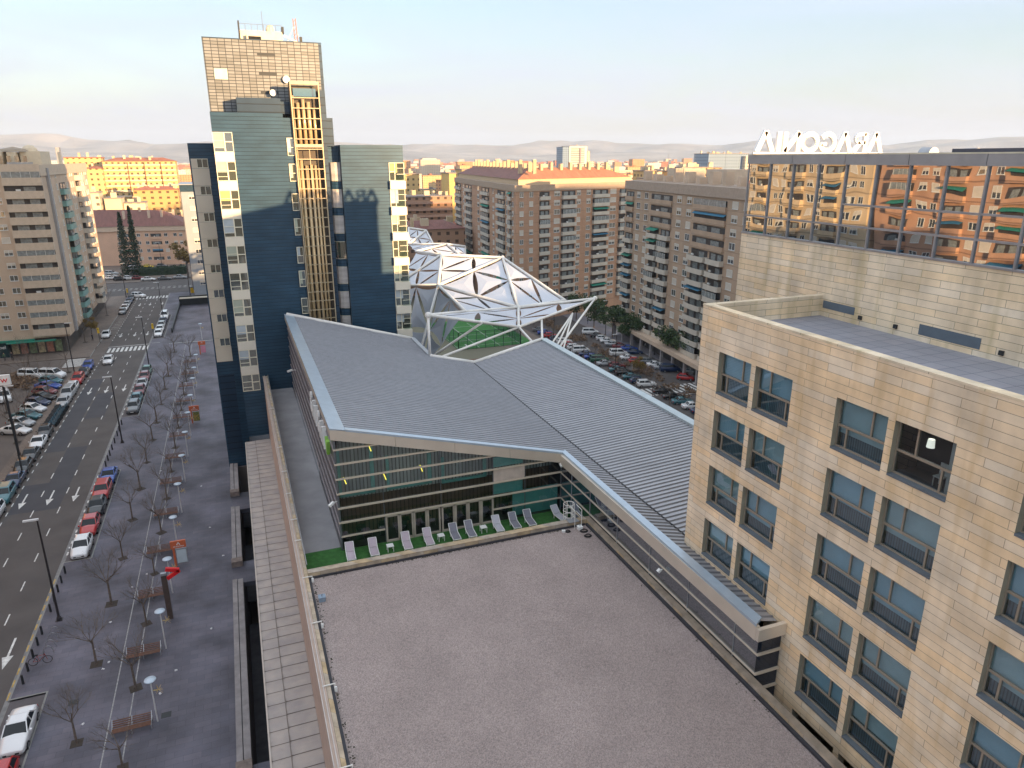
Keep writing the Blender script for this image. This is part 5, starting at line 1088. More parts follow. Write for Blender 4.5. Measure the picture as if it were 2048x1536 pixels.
def car_proto(kind, col):
    L, W_, ST, cb = KIND[kind]; r = root('parked_car', '', 'car'); P_ = paintm(col)
    m = MB(); rings = []; fine = []
    for i in range(len(ST)-1):
        p0, p1, p2, p3 = (Vector(ST[min(max(q, 0), len(ST)-1)]) for q in (i-1, i, i+1, i+2))
        for t in (0, .25, .5, .75): fine.append(.5*((2*p1)+(p2-p0)*t+(2*p0-5*p1+4*p2-p3)*t*t+(3*p1-p0-3*p2+p3)*t**3))
    fine.append(Vector(ST[-1]))
    for y, zb, zt, hw in fine:
        zm = zb+(zt-zb)*.55; rings.append([(-hw*.86, y, zb), (-hw*.985, y, zb+.12), (-hw, y, zm), (-hw*.975, y, zm+(zt-zm)*.6), (-hw*.93, y, zt), (-hw*.6, y, zt+.035), (0, y, zt+.06), (hw*.6, y, zt+.035), (hw*.93, y, zt), (hw*.975, y, zm+(zt-zm)*.6), (hw, y, zm), (hw*.985, y, zb+.12), (hw*.86, y, zb)])
    k = 0; n = 13; m.v = [p for r_ in rings for p in r_]
    for i in range(len(rings)-1):
        for j in range(n): q = (j+1) % n; m.f.append([i*n+j, i*n+q, (i+1)*n+q, (i+1)*n+j]); m.m.append(0)
    m.f.append(list(range(n))); m.m.append(0); m.f.append([(len(rings)-1)*n+j for j in range(n)][::-1]); m.m.append(0)
    NB = len(m.f)-2
    a0, a1, b0, b1, zb, zr = cb; hb, hr = W_*.9, W_*.72
    # roof with pillars
    m.hexa([(-hr, b0, zr-.05), (hr, b0, zr-.05), (hr, b1, zr-.05), (-hr, b1, zr-.05), (-hr*.93, b0+.06, zr), (hr*.93, b0+.06, zr), (hr*.93, b1-.05, zr), (-hr*.93, b1-.05, zr)])
    m.hexa([(-hr*.93, b0+.06, zr), (hr*.93, b0+.06, zr), (hr*.93, b1-.05, zr), (-hr*.93, b1-.05, zr), (-hr*.7, b0+.2, zr+.045), (hr*.7, b0+.2, zr+.045), (hr*.7, b1-.15, zr+.045), (-hr*.7, b1-.15, zr+.045)], 0, (0,))
    for s in (-1, 1):
        m.bar((s*hb*.98, a0, zb-.03), (s*hr, b0, zr-.02), .07); m.bar((s*hb*.98, a1, zb-.03), (s*hr, b1, zr-.02), .12 if kind != 'saloon' else .09); ym = (a0+a1)/2+.1; m.bar((s*hb*1.0, ym, zb-.02), (s*hr*1.01, ym*.9+.02, zr-.03), .07)
        m.box(s*(W_+.02), s*(W_+.16), a0+.12, a0+.3, zb-.02, zb+.12)
    o = m.build('body', P_, r, world=False)
    for p in o.data.polygons: p.use_smooth = p.index < NB
    MB().hexa([(-hb, a0, zb-.02), (hb, a0, zb-.02), (hb, a1, zb), (-hb, a1, zb), (-hr+.01, b0, zr-.045), (hr-.01, b0, zr-.045), (hr-.01, b1, zr-.045), (-hr+.01, b1, zr-.045)]).build('window', cglass, r, world=False)
    xw = W_-.1
    for y in (-L*.5+.78, L*.5-.78):
        for s in (-1, 1):
            wme = WHEEL; o = bpy.data.objects.new('wheel', wme); COL.objects.link(o); o.parent = r; o.location = (s*xw, y, .31); o.rotation_euler = (0, 0, 0 if s > 0 else pi)
    z0 = ST[0][2]; yf = ST[1][0]
    for s in (-1, 1):
        MB().hexa([(s*.42, yf-.07, z0), (s*.72, yf+.02, z0), (s*.74, yf+.25, z0+.16), (s*.44, yf+.03, z0+.16), (s*.42, yf-.09, z0+.12), (s*.74, yf-.02, z0+.12), (s*.76, yf+.25, z0+.2), (s*.44, yf+.05, z0+.2)]).build('headlight', lens, r, world=False)
        MB().box(s*.55, s*.8, ST[-1][0]-.12, ST[-1][0]+.015, ST[-1][2]-.18, ST[-1][2]+.02).build('tail_light', tail, r, world=False)
    MB().box(-.5, .5, ST[0][0]-.02, ST[0][0]+.05, .36, .5).build('grille', trim, r, world=False)
    MB().box(-.25, .25, ST[0][0]-.035, ST[0][0]-.02, .42, .52).build('number_plate', plate, r, world=False)
    KIDS[r.name] = list(r.children); return r
wm = MB().tube((-.11, 0, 0), (.11, 0, 0), .315, n=16, mi=0); wm.tube((.1, 0, 0), (.118, 0, 0), .2, n=10, mi=1); wm.tube((.1, 0, 0), (.124, 0, 0), .05, n=6, mi=0); WHEEL = wm.mesh('wheel', [rubber, alloy])
def car(kind, col, x, y, z, rz, label, group):
    k = (kind, col)
    if k not in CARS: o = CARS[k] = car_proto(kind, col); o.location = (x, y, z); o.rotation_euler = (0, 0, rz)
    else: o = dup(CARS[k], (x, y, z), rz)
    o['label'] = label; o['group'] = group; return o
rg = random.Random(12)
def carrow(items, where, group, first=0):
    for i, (kind, col, x, y, z, rz) in enumerate(items):
        car(kind, col, x, y, z, rz+rg.uniform(-.02, .02), '%s %s, %s %s' % (col, kind, ORD[i] if i else 'nearest', where), group)
KB = 'cars parked along the plaza kerb'
bay1 = [('hatchback', 'red', -18.45, 46.9, Z0, 0), ('saloon', 'white', -18.4, 51.9, Z0, 0)]
for i, (k_, c_, x, y, z, r_) in enumerate(bay1): car(k_, c_, x, y, z, r_, ['bright red hatchback cut by the bottom left corner', 'white saloon parked beside the nearest bench, in front of the red one'][i], KB)
carrow([('hatchback', 'white', -18.65, 79.6, Z0, 0), ('hatchback', 'red', -18.6, 84.6, Z0, 0), ('hatchback', 'black', -18.6, 89.6, Z0, 0), ('suv', 'red', -18.6, 93.9, Z0, 0), ('saloon', 'blue', -18.5, 98.8, Z0, 0)], 'in the kerb bay with two red cars', KB)
carrow([('suv', 'grey', -18.5, 127.5, Z0, 0), ('hatchback', 'teal', -18.5, 132.3, Z0, 0), ('hatchback', 'maroon', -18.5, 137.3, Z0, 0), ('saloon', 'silver', -18.5, 141.8, Z0, 0), ('hatchback', 'maroon', -18.5, 146.4, Z0, 0), ('hatchback', 'green', -18.5, 150.6, Z0, 0)], 'in the kerb bay before the zebra crossing', KB)
carrow([('hatchback', 'white', -18.9, 184.4, Z0, 0), ('saloon', 'white', -18.9, 189.4, Z0, 0), ('hatchback', 'silver', -18.9, 194, Z0, 0), ('saloon', 'navy', -18.9, 199, Z0, 0), ('van', 'white', -18.9, 205, Z0, 0)], 'in the kerb bay beyond the zebra crossing', KB)
cols_ = ['white', 'navy', 'teal', 'black', 'black', 'white', 'black', 'black', 'grey']
carrow([('suv', 'white', -29.7, 91.7, Z0, 0), ('suv', 'teal', -29.7, 97, Z0, 0), ('saloon', 'navy', -29.7, 101.7, Z0, 0), ('hatchback', 'black', -29.75, 106.2, Z0, 0), ('saloon', 'black', -29.75, 110.7, Z0, 0), ('saloon', 'white', -29.8, 115.6, Z0, 0), ('hatchback', 'black', -29.8, 120.1, Z0, 0)], 'along the left side of the street', 'cars parked on the left of the street')
carrow([('saloon', 'silver', -30.0, 135.1, Z0, 0), ('van', 'silver', -30.0, 139.5, Z0, 0), ('hatchback', 'white', -30.1, 144, Z0, 0), ('suv', 'red', -30.0, 149, Z0, 0), ('saloon', 'black', -29.8, 154, Z0, 0), ('hatchback', 'blue', -29.8, 159, Z0, 0)], 'of the left cars beyond the scooters', 'cars parked on the left of the street')
car('hatchback', 'white', -26.6, 162, Z0, 0, 'white hatchback with headlamps on, driving alone down the street towards the camera', 'moving cars')
car('suv', 'white', -28.4, 240.5, Z0, .9, 'white car turning over the far zebra crossing', 'moving cars')
car('hatchback', 'white', -30.3, 187.5, Z0, 0, 'white hatchback beside the yellow traffic post on the left', KB); 
carrow([('hatchback', c, -30.1, 216+5.2*i, Z0, 0) for i, c in enumerate(('grey', 'white', 'silver', 'navy', 'black'))], 'on the left before the far zebra', 'cars parked on the left of the street')
MOT = []
# rented scooters in a tight row
sc_b = mat('blue-grey scooter', (.07, .13, .17), .4, var=0)
mo = root('scooter', '', 'scooter', (0, 0, 0))
MB().hexa([(-.9, -.17, .35), (.0, -.2, .35), (.0, .2, .35), (-.9, .17, .35), (-.9, -.1, .78), (-.1, -.15, .8), (-.1, .15, .8), (-.9, .1, .78)]).box(0, .5, -.17, .17, .3, .36).hexa([(.5, -.2, .3), (.62, -.2, .3), (.62, .2, .3), (.5, .2, .3), (.68, -.16, 1.0), (.78, -.16, 1.0), (.78, .16, 1.0), (.68, .16, 1.0)]).build('body', sc_b, mo, world=False)
MB().box(-.85, -.15, -.13, .13, .8, .9).build('seat', trim, mo, world=False); MB().bar((.7, -.35, 1.08), (.7, .35, 1.08), .05).build('handlebar', trim, mo, world=False)
for x in (-.72, .82): MB().tube((x, -.06, .25), (x, .06, .25), .25, n=12).build('wheel', rubber, mo, world=False)
KIDS[mo.name] = list(mo.children)
for i in range(14):
    o = mo if i == 0 else dup(mo, (0, 0, 0), 0); o.location = (-29.9+.05*(i % 3), 123.6+.72*i, Z0); o.rotation_euler = (0, 0, .15+.03*(i % 4)); o['group'] = 'scooters parked side by side'
    o['label'] = 'blue-grey scooter, %s in the tight row by the left kerb' % (ORD[i])
carrow([('saloon', 'white', -34.2, 122.5, Z0, 1.1), ('hatchback', 'silver', -34.2, 126, Z0, 1.1), ('saloon', 'teal', -34.2, 129.5, Z0, 1.1), ('hatchback', 'white', -34, 133, Z0, 1.1), ('hatchback', 'navy', -34, 136.4, Z0, 1.1), ('saloon', 'black', -34, 139.6, Z0, 1.1), ('hatchback', 'maroon', -34.2, 143, Z0, 1.1), ('saloon', 'blue', -34.4, 146.6, Z0, 1.1), ('hatchback', 'teal', -34.6, 150, Z0, 1.1), ('van', 'white', -35, 153.8, Z0, 1.1), ('van', 'white', -38.5, 155, Z0, 1.1)], 'parked slantwise in the left car park', 'cars in the left car park')
car('van', 'white', -40, 141.5, Z0, .3, 'white van standing alone in the middle of the left car park', 'cars in the left car park'); car('van', 'beige', -42.5, 128, Z0, 1.2, 'beige van at the left edge of the left car park', 'cars in the left car park')
far_ = [('suv', 'silver', -42, 292), ('saloon', 'silver', -41.5, 286), ('saloon', 'white', -41, 281), ('hatchback', 'black', -37.8, 277.6), ('hatchback', 'white', -34.8, 278), ('hatchback', 'maroon', -32, 277.4), ('saloon', 'white', -28.6, 274.2), ('saloon', 'grey', -23.5, 274.2), ('saloon', 'silver', -18.6, 275), ('van', 'white', -34.8, 300), ('saloon', 'navy', -36.5, 308), ('saloon', 'yellow', -31.5, 307), ('hatchback', 'grey', -26.5, 307)]
for i, (k_, c_, x, y) in enumerate(far_): car(k_, c_, x, y, 0 if y > 276 else Z0, 1.4+rg.uniform(-.1, .1), '%s %s beyond the avenue, %s from the left of its group' % (c_, k_, ['first', 'second', 'third', 'fourth', 'fifth', 'sixth', 'seventh', 'eighth', 'ninth', 'tenth', 'eleventh', 'twelfth', 'thirteenth'][i]), 'cars beyond the avenue')
# right-hand square, lower level
ZR = -9.0
rowR = [('saloon', 'navy', 84.3, 112.6), ('saloon', 'white', 84.2, 115.6), ('saloon', 'teal', 84, 119), ('saloon', 'black', 84, 122.5), ('saloon', 'black', 84, 126.5), ('suv', 'white', 83.2, 131.9), ('hatchback', 'navy', 83, 135), ('saloon', 'teal', 83, 138.2), ('suv', 'black', 83, 141.5), ('saloon', 'teal', 83, 144.6), ('hatchback', 'maroon', 84.5, 147.5), ('saloon', 'silver', 82.8, 150.4), ('van', 'green', 82.8, 153.6), ('saloon', 'blue', 82.6, 157), ('saloon', 'navy', 82.6, 160), ('van', 'white', 82.6, 163.5), ('suv', 'white', 82.5, 167), ('hatchback', 'red', 82.5, 170.4), ('suv', 'white', 82.5, 174), ('hatchback', 'navy', 82, 178), ('hatchback', 'red', 82, 182), ('saloon', 'blue', 82, 186), ('saloon', 'grey', 82, 190)]
carrow([(k_, c_, x, y, ZR, 1.35) for k_, c_, x, y in rowR], 'in the row behind the ribbed roof edge', 'cars parked side by side behind the mall')
rowS = [('hatchback', 'red', 94.3, 133, .9), ('hatchback', 'silver', 98.6, 136.4, .9), ('van', 'navy', 94.8, 140, 1.2), ('saloon', 'silver', 94.1, 142.4, 1.2), ('saloon', 'white', 93.8, 145, 1.2), ('suv', 'grey', 93.4, 147.8, 1.2), ('hatchback', 'red', 91, 149.6, 1.2), ('saloon', 'white', 90.8, 153, 1.2), ('van', 'white', 90.3, 157.2, 1.3), ('saloon', 'navy', 95, 157.5, 1.2), ('saloon', 'blue', 95.6, 161, 1.2), ('saloon', 'maroon', 94.6, 163.8, 1.2), ('saloon', 'silver', 93.8, 166.8, 1.2), ('saloon', 'white', 94.3, 170.5, 1.2), ('hatchback', 'white', 94.4, 173.6, 1.2), ('saloon', 'black', 94.6, 177, 1.2), ('van', 'white', 94.3, 181, 1.2)]
carrow([(k_, c_, x, y, ZR, r_) for k_, c_, x, y, r_ in rowS], 'in the inner row nearer the brick blocks', 'cars in the inner row of the square')
g = MB(); strip(g, 79, 97.5, 95, 245, ZR+.02); structure('square_road', g, asph)
g = MB(); strip(g, 66, 79, 60, 245, ZR+.03); structure('square_path', g, pave_b); g = MB(); g.box(97.5, 104, 95, 245, ZR, ZR+.14); structure('square_pavement', g, mat('grey pavement', (.19, .18, .2), .8, var=.12, scale=.4))
g = MB()
for k in range(13): x = 80.6+1.25*k; g.face([(x, 125.5, ZR+.03), (x+.65, 125.5, ZR+.03), (x+.65, 130.4, ZR+.03), (x, 130.4, ZR+.03)])
strip(g, 86, 97, 123.6, 123.9, ZR+.03); structure('square_zebra', g, paint)
# ---------------------------------------------------------------- STREET FURNITURE
bronze = mat('lamp post paint', (.035, .03, .032), .5, .3, var=0); lampw = mat('lamp head', (.62, .62, .62), .4, var=0)
lp = root('street_lamp', '', 'street lamp'); MB().tube((0, 0, 0), (0, 0, 10.2), .11, .065, 10).build('pole', bronze, lp, world=False)
MB().box(-1.05, .12, -.1, .1, 10.12, 10.26).build('lamp_head', lampw, lp, world=False); MB().lathe((0, 0, 0), [(.22, 0), (.2, .25), (.12, .4)], 10).box(-.28, .28, -.28, .28, 0, .04).build('base', bronze, lp, world=False); KIDS[lp.name] = list(lp.children)
for i, (x, y, z, s, lab) in enumerate(((-18.5, 66.6, 0, 1, 'tall dark street lamp nearest the camera, by the bike racks'), (-18.5, 112.2, 0, 1, 'tall dark street lamp on the plaza kerb past the blue car'), (-18.5, 155.5, 0, 1, 'tall dark street lamp on the plaza kerb before the zebra crossing'), (-18.8, 200, 0, 1, 'tall street lamp on the kerb beyond the zebra crossing'), (-31.5, 112.3, 0, -1, 'tall street lamp on the left kerb at the left edge'), (-31.5, 154.6, 0, -1, 'tall street lamp on the left kerb by the side street crossing'), (-32, 262-20, 0, -1, 'tall street lamp at the corner of the avenue'), (-14, 238, 0, 1, 'street lamp by the pale grey block'), (-26, 300, 0, 1, 'distant street lamp in front of the pink block'))):
    o = lp if i == 0 else dup(lp, (x, y, z), 0 if s > 0 else pi); o.location = (x, y, z); o['label'] = lab; o['group'] = 'tall street lamps'
for i, (x, y) in enumerate(((80.4, 141.3), (99.3, 154.4), (97.9, 178.6), (81.0, 127.6+50))):
    o = dup(lp, (x, y, ZR), 0, ['dark street lamp rising from the near row of cars in the square', 'slim street lamp on the pavement under the brick block', 'street lamp under the green trees of the square', 'street lamp behind the canopy struts'][i], 'street lamps of the square')
gold2 = mat('gold star decoration', (.6, .45, .2), .5, .3, var=0); pan = mat('lamp disc', (.5, .6, .7), .3, var=.05)
gl = root('globe_lamp', '', 'lamp post'); MB().tube((0, 0, 0), (0, 0, 3.6), .055, .05, 8).build('pole', lampw, gl, world=False)
MB().lathe((0, 0, 3.7), [(.0, -.25), (.12, -.2), (.14, -.05), (.42, .02), (.4, .08), (.0, .14)], 16).build('lamp_head', pan, gl, world=False, smooth=True)
m = MB(); r3 = random.Random(2)
for k in range(26): a_, b_ = r3.uniform(0, 2*pi), r3.uniform(-1.2, 1.2); L_ = r3.uniform(.22, .42); m.tube((.42, 0, 2.75), (.42+L_*cos(a_)*cos(b_), L_*sin(a_)*cos(b_), 2.75+L_*sin(b_)), .014, .006, 3)
m.bar((0, 0, 2.75), (.42, 0, 2.75), .03); m.build('star_decoration', gold2, gl, world=False); KIDS[gl.name] = list(gl.children)
wdm = mat('bench wood', (.13, .055, .03), .6, var=.25, scale=6)
bn = root('double_bench', '', 'bench'); 
for k in range(4): MB().box(-1.3, 1.3, -.5+.12*k, -.41+.12*k, .42, .46).build('seat_slat', wdm, bn, world=False)
for k in range(4): MB().box(-1.3, 1.3, .1+.12*k, .19+.12*k, .42+.09*k, .46+.09*k).build('back_slat', wdm, bn, world=False)
for x in (-1.3, 0, 1.3):
    MB().box(x-.03, x+.03, -.52, .5, .36, .42).box(x-.03, x+.03, -.45, -.4, 0, .36).box(x-.03, x+.03, .3, .35, 0, .36).bar((x, .1, .42), (x, .55, .82), .05).build('bench_frame', galv, bn, world=False)
KIDS[bn.name] = list(bn.children)
YB = [49.6, 58.3, 67.3, 75.9, 84.8, 93.9, 102.5, 111.2, 119.7, 128.4, 137.5, 145.8, 154.9]
for i, y in enumerate(YB):
    o = bn if i == 0 else dup(bn, (0, 0, 0), 0); o.location = (-10.8, y, 0); o.rotation_euler = (0, 0, .0); o['label'] = 'wooden bench, %s in the line across the plaza' % (ORD[i] if i else 'nearest the camera'); o['group'] = 'wooden benches on the plaza'
YG = [49.8, 58.7, 67.5, 76.4, 85.1, 94.1, 102.9, 111.5, 120.3, 130.3, 137.4, 147, 176]
for i, y in enumerate(YG):
    o = gl if i == 0 else dup(gl, (0, 0, 0), 0); o.location = (-9.15, y, 0); o['label'] = 'thin disc-topped lamp with gold star, %s in its line beside the benches' % (ORD[i] if i else 'nearest'); o['group'] = 'disc lamps on the plaza'
# bollards
bo = MB().lathe((0, 0, 0), [(.1, 0), (.09, .75), (.07, .82), (0, .84)], 10).mesh('bollard', dark)
BY = [58.1, 59.7, 61.5, 63.2, 64.8, 68.3, 70.0, 71.7, 73.4, 75.2, 103.4, 105.5, 107.4, 109.7, 112.4, 115.4, 117.6, 120.6]
for i, y in enumerate(BY):
    o = bpy.data.objects.new('bollard', bo); COL.objects.link(o); o.location = (-19.5, y, 0); near = i < 10; j_ = i if near else i-10
    tag(o, 'short dark bollard, %s in the kerb line %s' % (ORD[j_], 'by the parked bicycle' if near else 'past the blue car'), 'bollard', 'bollards along the plaza kerb')
# bicycle and racks
bk = root('bicycle', 'dark red bicycle leaning at the end of the curved bike racks', 'bicycle', (-18.7, 60.3, 0)); m = MB()
def wheel(n, x): 
    w_ = MB()
    for k in range(16): a_, b_ = 2*pi*k/16, 2*pi*(k+1)/16; w_.tube((x+.34*cos(a_), 0, .34+.34*sin(a_)), (x+.34*cos(b_), 0, .34+.34*sin(b_)), .025, n=4)
    w_.build('wheel', rubber, bk, world=False)
wheel(0, -.52); wheel(1, .52)
MB().tube((-.52, 0, .34), (-.18, 0, .8), .02, n=5).tube((-.52, 0, .34), (-.05, 0, .32), .02, n=5).tube((-.05, 0, .32), (-.2, 0, .88), .02, n=5).tube((-.05, 0, .32), (.38, 0, .82), .022, n=5).tube((-.18, 0, .8), (.38, 0, .85), .022, n=5).tube((.52, 0, .34), (.36, 0, .98), .02, n=5).build('frame', mat('bicycle red', (.25, .03, .03), .4, var=0), bk, world=False)
MB().tube((.36, -.25, 1.0), (.36, .25, 1.0), .018, n=5).build('handlebar', dark, bk, world=False); MB().box(-.32, -.08, -.07, .07, .88, .94).build('saddle', rubber, bk, world=False)
for i, y in enumerate((61.6, 62.5, 63.5, 64.4)):
    m = MB()
    for k in range(8): a_, b_ = pi*k/8, pi*(k+1)/8; m.tube((-18.4+.4*cos(a_), y, .75*sin(a_)), (-18.4+.4*cos(b_), y, .75*sin(b_)), .028, n=5)
    o = m.build('bike_rack', galv, org=(-18.4, y, 0)); tag(o, 'steel hoop bike rack, %s from the bicycle' % ['first', 'second', 'third', 'last'][i], 'bike rack', 'bike racks')
    o.data.transform(Matrix.Identity(4))
# advertising kiosks
orm = mat('orange panel', (.55, .13, .05), .5, var=.05)
def kiosk(y, poster, lab, letters):
    r = root('poster_kiosk', lab, 'advertising panel', (-8.6, y, 0))
    MB().box(-9.35, -7.9, y-.1, y+.1, 2.05, 2.85).build('header', orm, r); MB().box(-9.2, -9.0, y-.1, y+.1, 0, 2.05).box(-9.2, -9.12, y-.13, y-.1, 0, 2.05).build('post', orm, r)
    MB().box(-8.95, -7.9, y-.12, y+.08, .3, 1.95).build('poster_frame', galv, r); pm = MB(); pm.face([(-8.88, y-.13, .38), (-7.97, y-.13, .38), (-7.97, y-.13, 1.87), (-8.88, y-.13, 1.87)]); pm.build('poster', poster, r)
    MB().bar((-8.75, y-.12, 2.42), (-8.6, y-.12, 2.7), .07, .03, up=(0, 1, 0)).bar((-8.45, y-.12, 2.42), (-8.6, y-.12, 2.7), .07, .03, up=(0, 1, 0)).build('emblem', white, r)
    if letters: lettering('header_lettering', 'ARAGONIA', .2, (-8.6, y-.11, 2.18), (pi/2, 0, 0), white, r, .005)
kiosk(72.6, mat('blank poster', (.5, .58, .62), .3, var=.06), 'orange-topped poster stand with a blank white poster', True)
kiosk(117.2, mat('food poster', (.02, .12, .03), .5, scale=5, col2=(.5, .3, .08)), 'orange-topped poster stand with a green food poster', True)
kiosk(162, mat('pink poster', (.6, .25, .35), .5, var=.1), 'orange-topped poster stand with a pink poster, furthest away', False)
tt = root('sign_totem', 'brown sign pillar with a red chevron at its top', 'sign', (-9.05, 63.2, 0))
MB().box(-9.28, -8.84, 63.05, 63.35, 0, 4.5).build('column', mat('rusty brown', (.085, .06, .05), .6, .2, var=.15), tt); MB().box(-9.28, -8.84, 63.05, 63.35, 4.5, 4.72).build('cap', galv, tt)
rd = mat('signal red', (.65, .01, .015), .4, var=0)
def chev(m, p, q): m.bar((p[0], 63.2, p[1]), (q[0], 63.2, q[1]), .32, .26, up=(0, 1, 0))
m = MB(); chev(m, (-8.85, 5.05), (-7.75, 4.75)); chev(m, (-8.8, 4.1), (-7.75, 4.7)); m.build('chevron', rd, tt)
# tree pits and covers on the plaza
m = MB()
for x, y in ((-15.4, 54.3), (-8.6, 50.3), (-14.9, 46.8)): 
    o = MB().box(x-.35, x+.35, y-.3, y+.3, .002, .012).build('manhole_cover', dark); tag(o, {-15.4: 'dark square cover in the paving by the white saloon', -8.6: 'dark square cover at the foot of the nearest disc lamp', -14.9: 'dark square cover near the bottom tree'}[x], 'cover', None)
# rounded illuminated board on a pole, left edge
bb = root('pole_sign', 'white rounded pole sign with red lettering cut by the left edge', 'sign', (-29.3, 104, 0))
MB().tube((-29.3, 104, 0), (-29.3, 104, 12.4), .1, n=8).build('pole', dark, bb); MB().box(-30.6, -28.35, 103.8, 104.2, 12.6, 13.9).lathe((-28.55, 104, 13.5), [(.01, -.9), (.2, -.85), (.2, .35), (.01, .4)], 8).build('board', white, bb)
lettering('sign_lettering', 'w', 1.1, (-29.0, 103.78, 12.95), (pi/2, 0, 0), rd, bb, .01)
# traffic signal posts
yl = mat('signal yellow', (.7, .45, .02), .5, var=0)
for i, (x, y) in enumerate(((-19.6, 181.5), (-30.7, 181), (-30.7, 236))):
    r = root('traffic_light', ['yellow traffic light on the plaza kerb by the zebra crossing', 'yellow traffic light on the left kerb by the zebra crossing', 'traffic light at the far zebra crossing'][i], 'traffic light', (x, y, 0), 'traffic lights'); MB().tube((x, y, 0), (x, y, 3.2), .06, n=6).build('pole', dark, r); MB().box(x-.2, x+.2, y-.15, y+.15, 2.3, 3.5).build('signal_head', yl, r); MB().tube((x, y-.18, 3.2), (x, y-.15, 3.2), .1, n=8).build('lens', trim, r)
bi = root('recycling_bin', 'yellow bin standing near the far corner beside the pale grey block', 'bin', (-13.5, 243, 0)); MB().box(-14, -13, 242.5, 243.5, 0, 1.6).build('body', yl, bi); MB().box(-14.05, -12.95, 242.45, 243.55, 1.6, 1.75).build('lid', dark, bi)
# ---------------------------------------------------------------- TREES
bark = mat('pale bark', (.14, .11, .09), .9, var=.3, scale=4); soil = mat('tree pit soil', (.05, .04, .032), .95, var=.2)
def bare_tree(seed, H_=5.6, leafm=None):
    rr = random.Random(seed); r = root('bare_tree', '', 'tree'); T = MB(); B_ = MB(); h0 = H_*.42
    T.tube((0, 0, 0), (.02, 0, h0), .1, .075, 7); T.build('trunk', bark, r, world=False)
    def br_(p, d, L, rad, lev):
        q = p+d*L; B_.tube(p, q, rad, rad*.6, 4 if lev < 2 else 3, caps=False)
        if lev >= 4: return
        for k in range(3 if lev < 3 else 2):
            nd = (d+Vector((rr.uniform(-1, 1), rr.uniform(-1, 1), rr.uniform(-.15, .55)))*.62).normalized(); br_(p+d*L*rr.uniform(.55, 1), nd, L*rr.uniform(.6, .85), rad*.55, lev+1)
    for k in range(5):
        a_ = 2*pi*k/5+rr.uniform(-.4, .4); br_(Vector((0, 0, h0*rr.uniform(.8, 1))), Vector((cos(a_)*.75, sin(a_)*.75, rr.uniform(.6, 1.3))).normalized(), H_*.24, .04, 0)
    B_.build('branches', bark, r, world=False); MB().box(-.45, .45, -.45, .45, .002, .02).build('soil_pit', soil, r, world=False); KIDS[r.name] = list(r.children); return r
TP = [bare_tree(s) for s in (1, 2, 3)]; used = set()
def put(protos, i, x, y, z, lab, grp, s=1.):
    p = protos[i % len(protos)]
    if p.name in used: o = dup(p, (x, y, z), i*1.7, sc_=s)
    else: used.add(p.name); o = p; o.location = (x, y, z); o.scale = (s, s, s)
    o['label'] = lab; o['group'] = grp; return o
for i in range(14): put(TP, i, -14.4, [49.6, 58.6, 67.6, 76.2, 85.2, 93.9, 102.8, 111.6, 119.5, 129, 138, 146.8, 155.9, 166][i], 0, 'leafless young tree, %s in the row between kerb and cycle lane' % (ORD[i]), 'bare trees on the plaza', 1+.12*((i*7) % 3-1))
for i in range(14): put(TP, i+1, -11.05, [46, 54.3, 63.1, 71.8, 80.7, 89.7, 98.3, 107.2, 115.7, 124.5, 133.3, 142, 151, 161][i], 0, 'leafless young tree, %s in the row between the benches' % (ORD[i]), 'bare trees on the plaza', .9+.1*((i*5) % 3-1))
PT = [bare_tree(s, 8) for s in (11, 12)]
for i, (x, y) in enumerate(((-33, 118), (-33.5, 126.5), (-38, 134), (-33.2, 141), (-38, 148), (-33, 157), (-43, 138), (-40, 160), (-44, 152), (-45, 118), (-36, 112), (-34, 183), (-34.5, 200), (-33.5, 214))): put(PT, i, x, y, 0, 'taller leafless tree, %s on the left side of the street' % (ORD[i]), 'bare trees on the left side')
for i in range(12): put(PT, i+1, 80.2-.02*i, 118+6.5*i, ZR, 'leafless tree, %s in the row of the square behind the mall' % (ORD[i]), 'bare trees in the square', .8)
def leafmat(n, a_, b_): return mat(n, a_, .75, var=0, scale=.8, col2=b_)
def crown(m, blobs, nleaf, size, rr):
    for c, rad, wgt in blobs:
        for _ in range(int(nleaf*wgt)):
            d = Vector((rr.gauss(0, 1), rr.gauss(0, 1), rr.gauss(0, 1))).normalized()*(rr.random()**.4); p = Vector(c)+Vector((d.x*rad[0], d.y*rad[1], d.z*rad[2]))
            u = Vector((rr.gauss(0, 1), rr.gauss(0, 1), rr.gauss(0, .7))).normalized(); v = u.cross(Vector((rr.gauss(0, 1), rr.gauss(0, 1), rr.gauss(0, 1)))).normalized(); s = size*rr.uniform(.6, 1.3)
            m.face([p-u*s-v*s*.6, p+u*s-v*s*.6, p+u*s*.8+v*s*.6, p-u*s*.8+v*s*.6])
def leafy(seed, H_, R_, lm, n=1500, size=.22, name='leafy_tree'):
    rr = random.Random(seed); r = root(name, '', 'tree'); T = MB(); T.tube((0, 0, 0), (0, 0, H_*.45), .2, .13, 7)
    bl_ = []
    for k in range(11):
        a_ = rr.uniform(0, 2*pi); q = rr.uniform(.2, .75)*R_; c = (q*cos(a_), q*sin(a_), H_*rr.uniform(.42, .88)); rd_ = R_*rr.uniform(.28, .5); bl_.append((c, (rd_, rd_, rd_*.75), 1/11)); T.tube((0, 0, H_*.35), c, .07, .03, 4)
    T.build('trunk', bark, r, world=False); m = MB(); crown(m, bl_, n, size, rr); m.build('crown', lm, r, world=False); KIDS[r.name] = list(r.children); return r
lg = leafmat('green leaves', (.025, .06, .018), (.07, .1, .03)); la = leafmat('autumn leaves', (.16, .1, .02), (.25, .17, .04)); ld = leafmat('dark conifer', (.01, .028, .014), (.03, .06, .028))
GT = [leafy(5, 9.5, 4.6, lg, 2600), leafy(6, 8.5, 4.0, lg, 2200)]
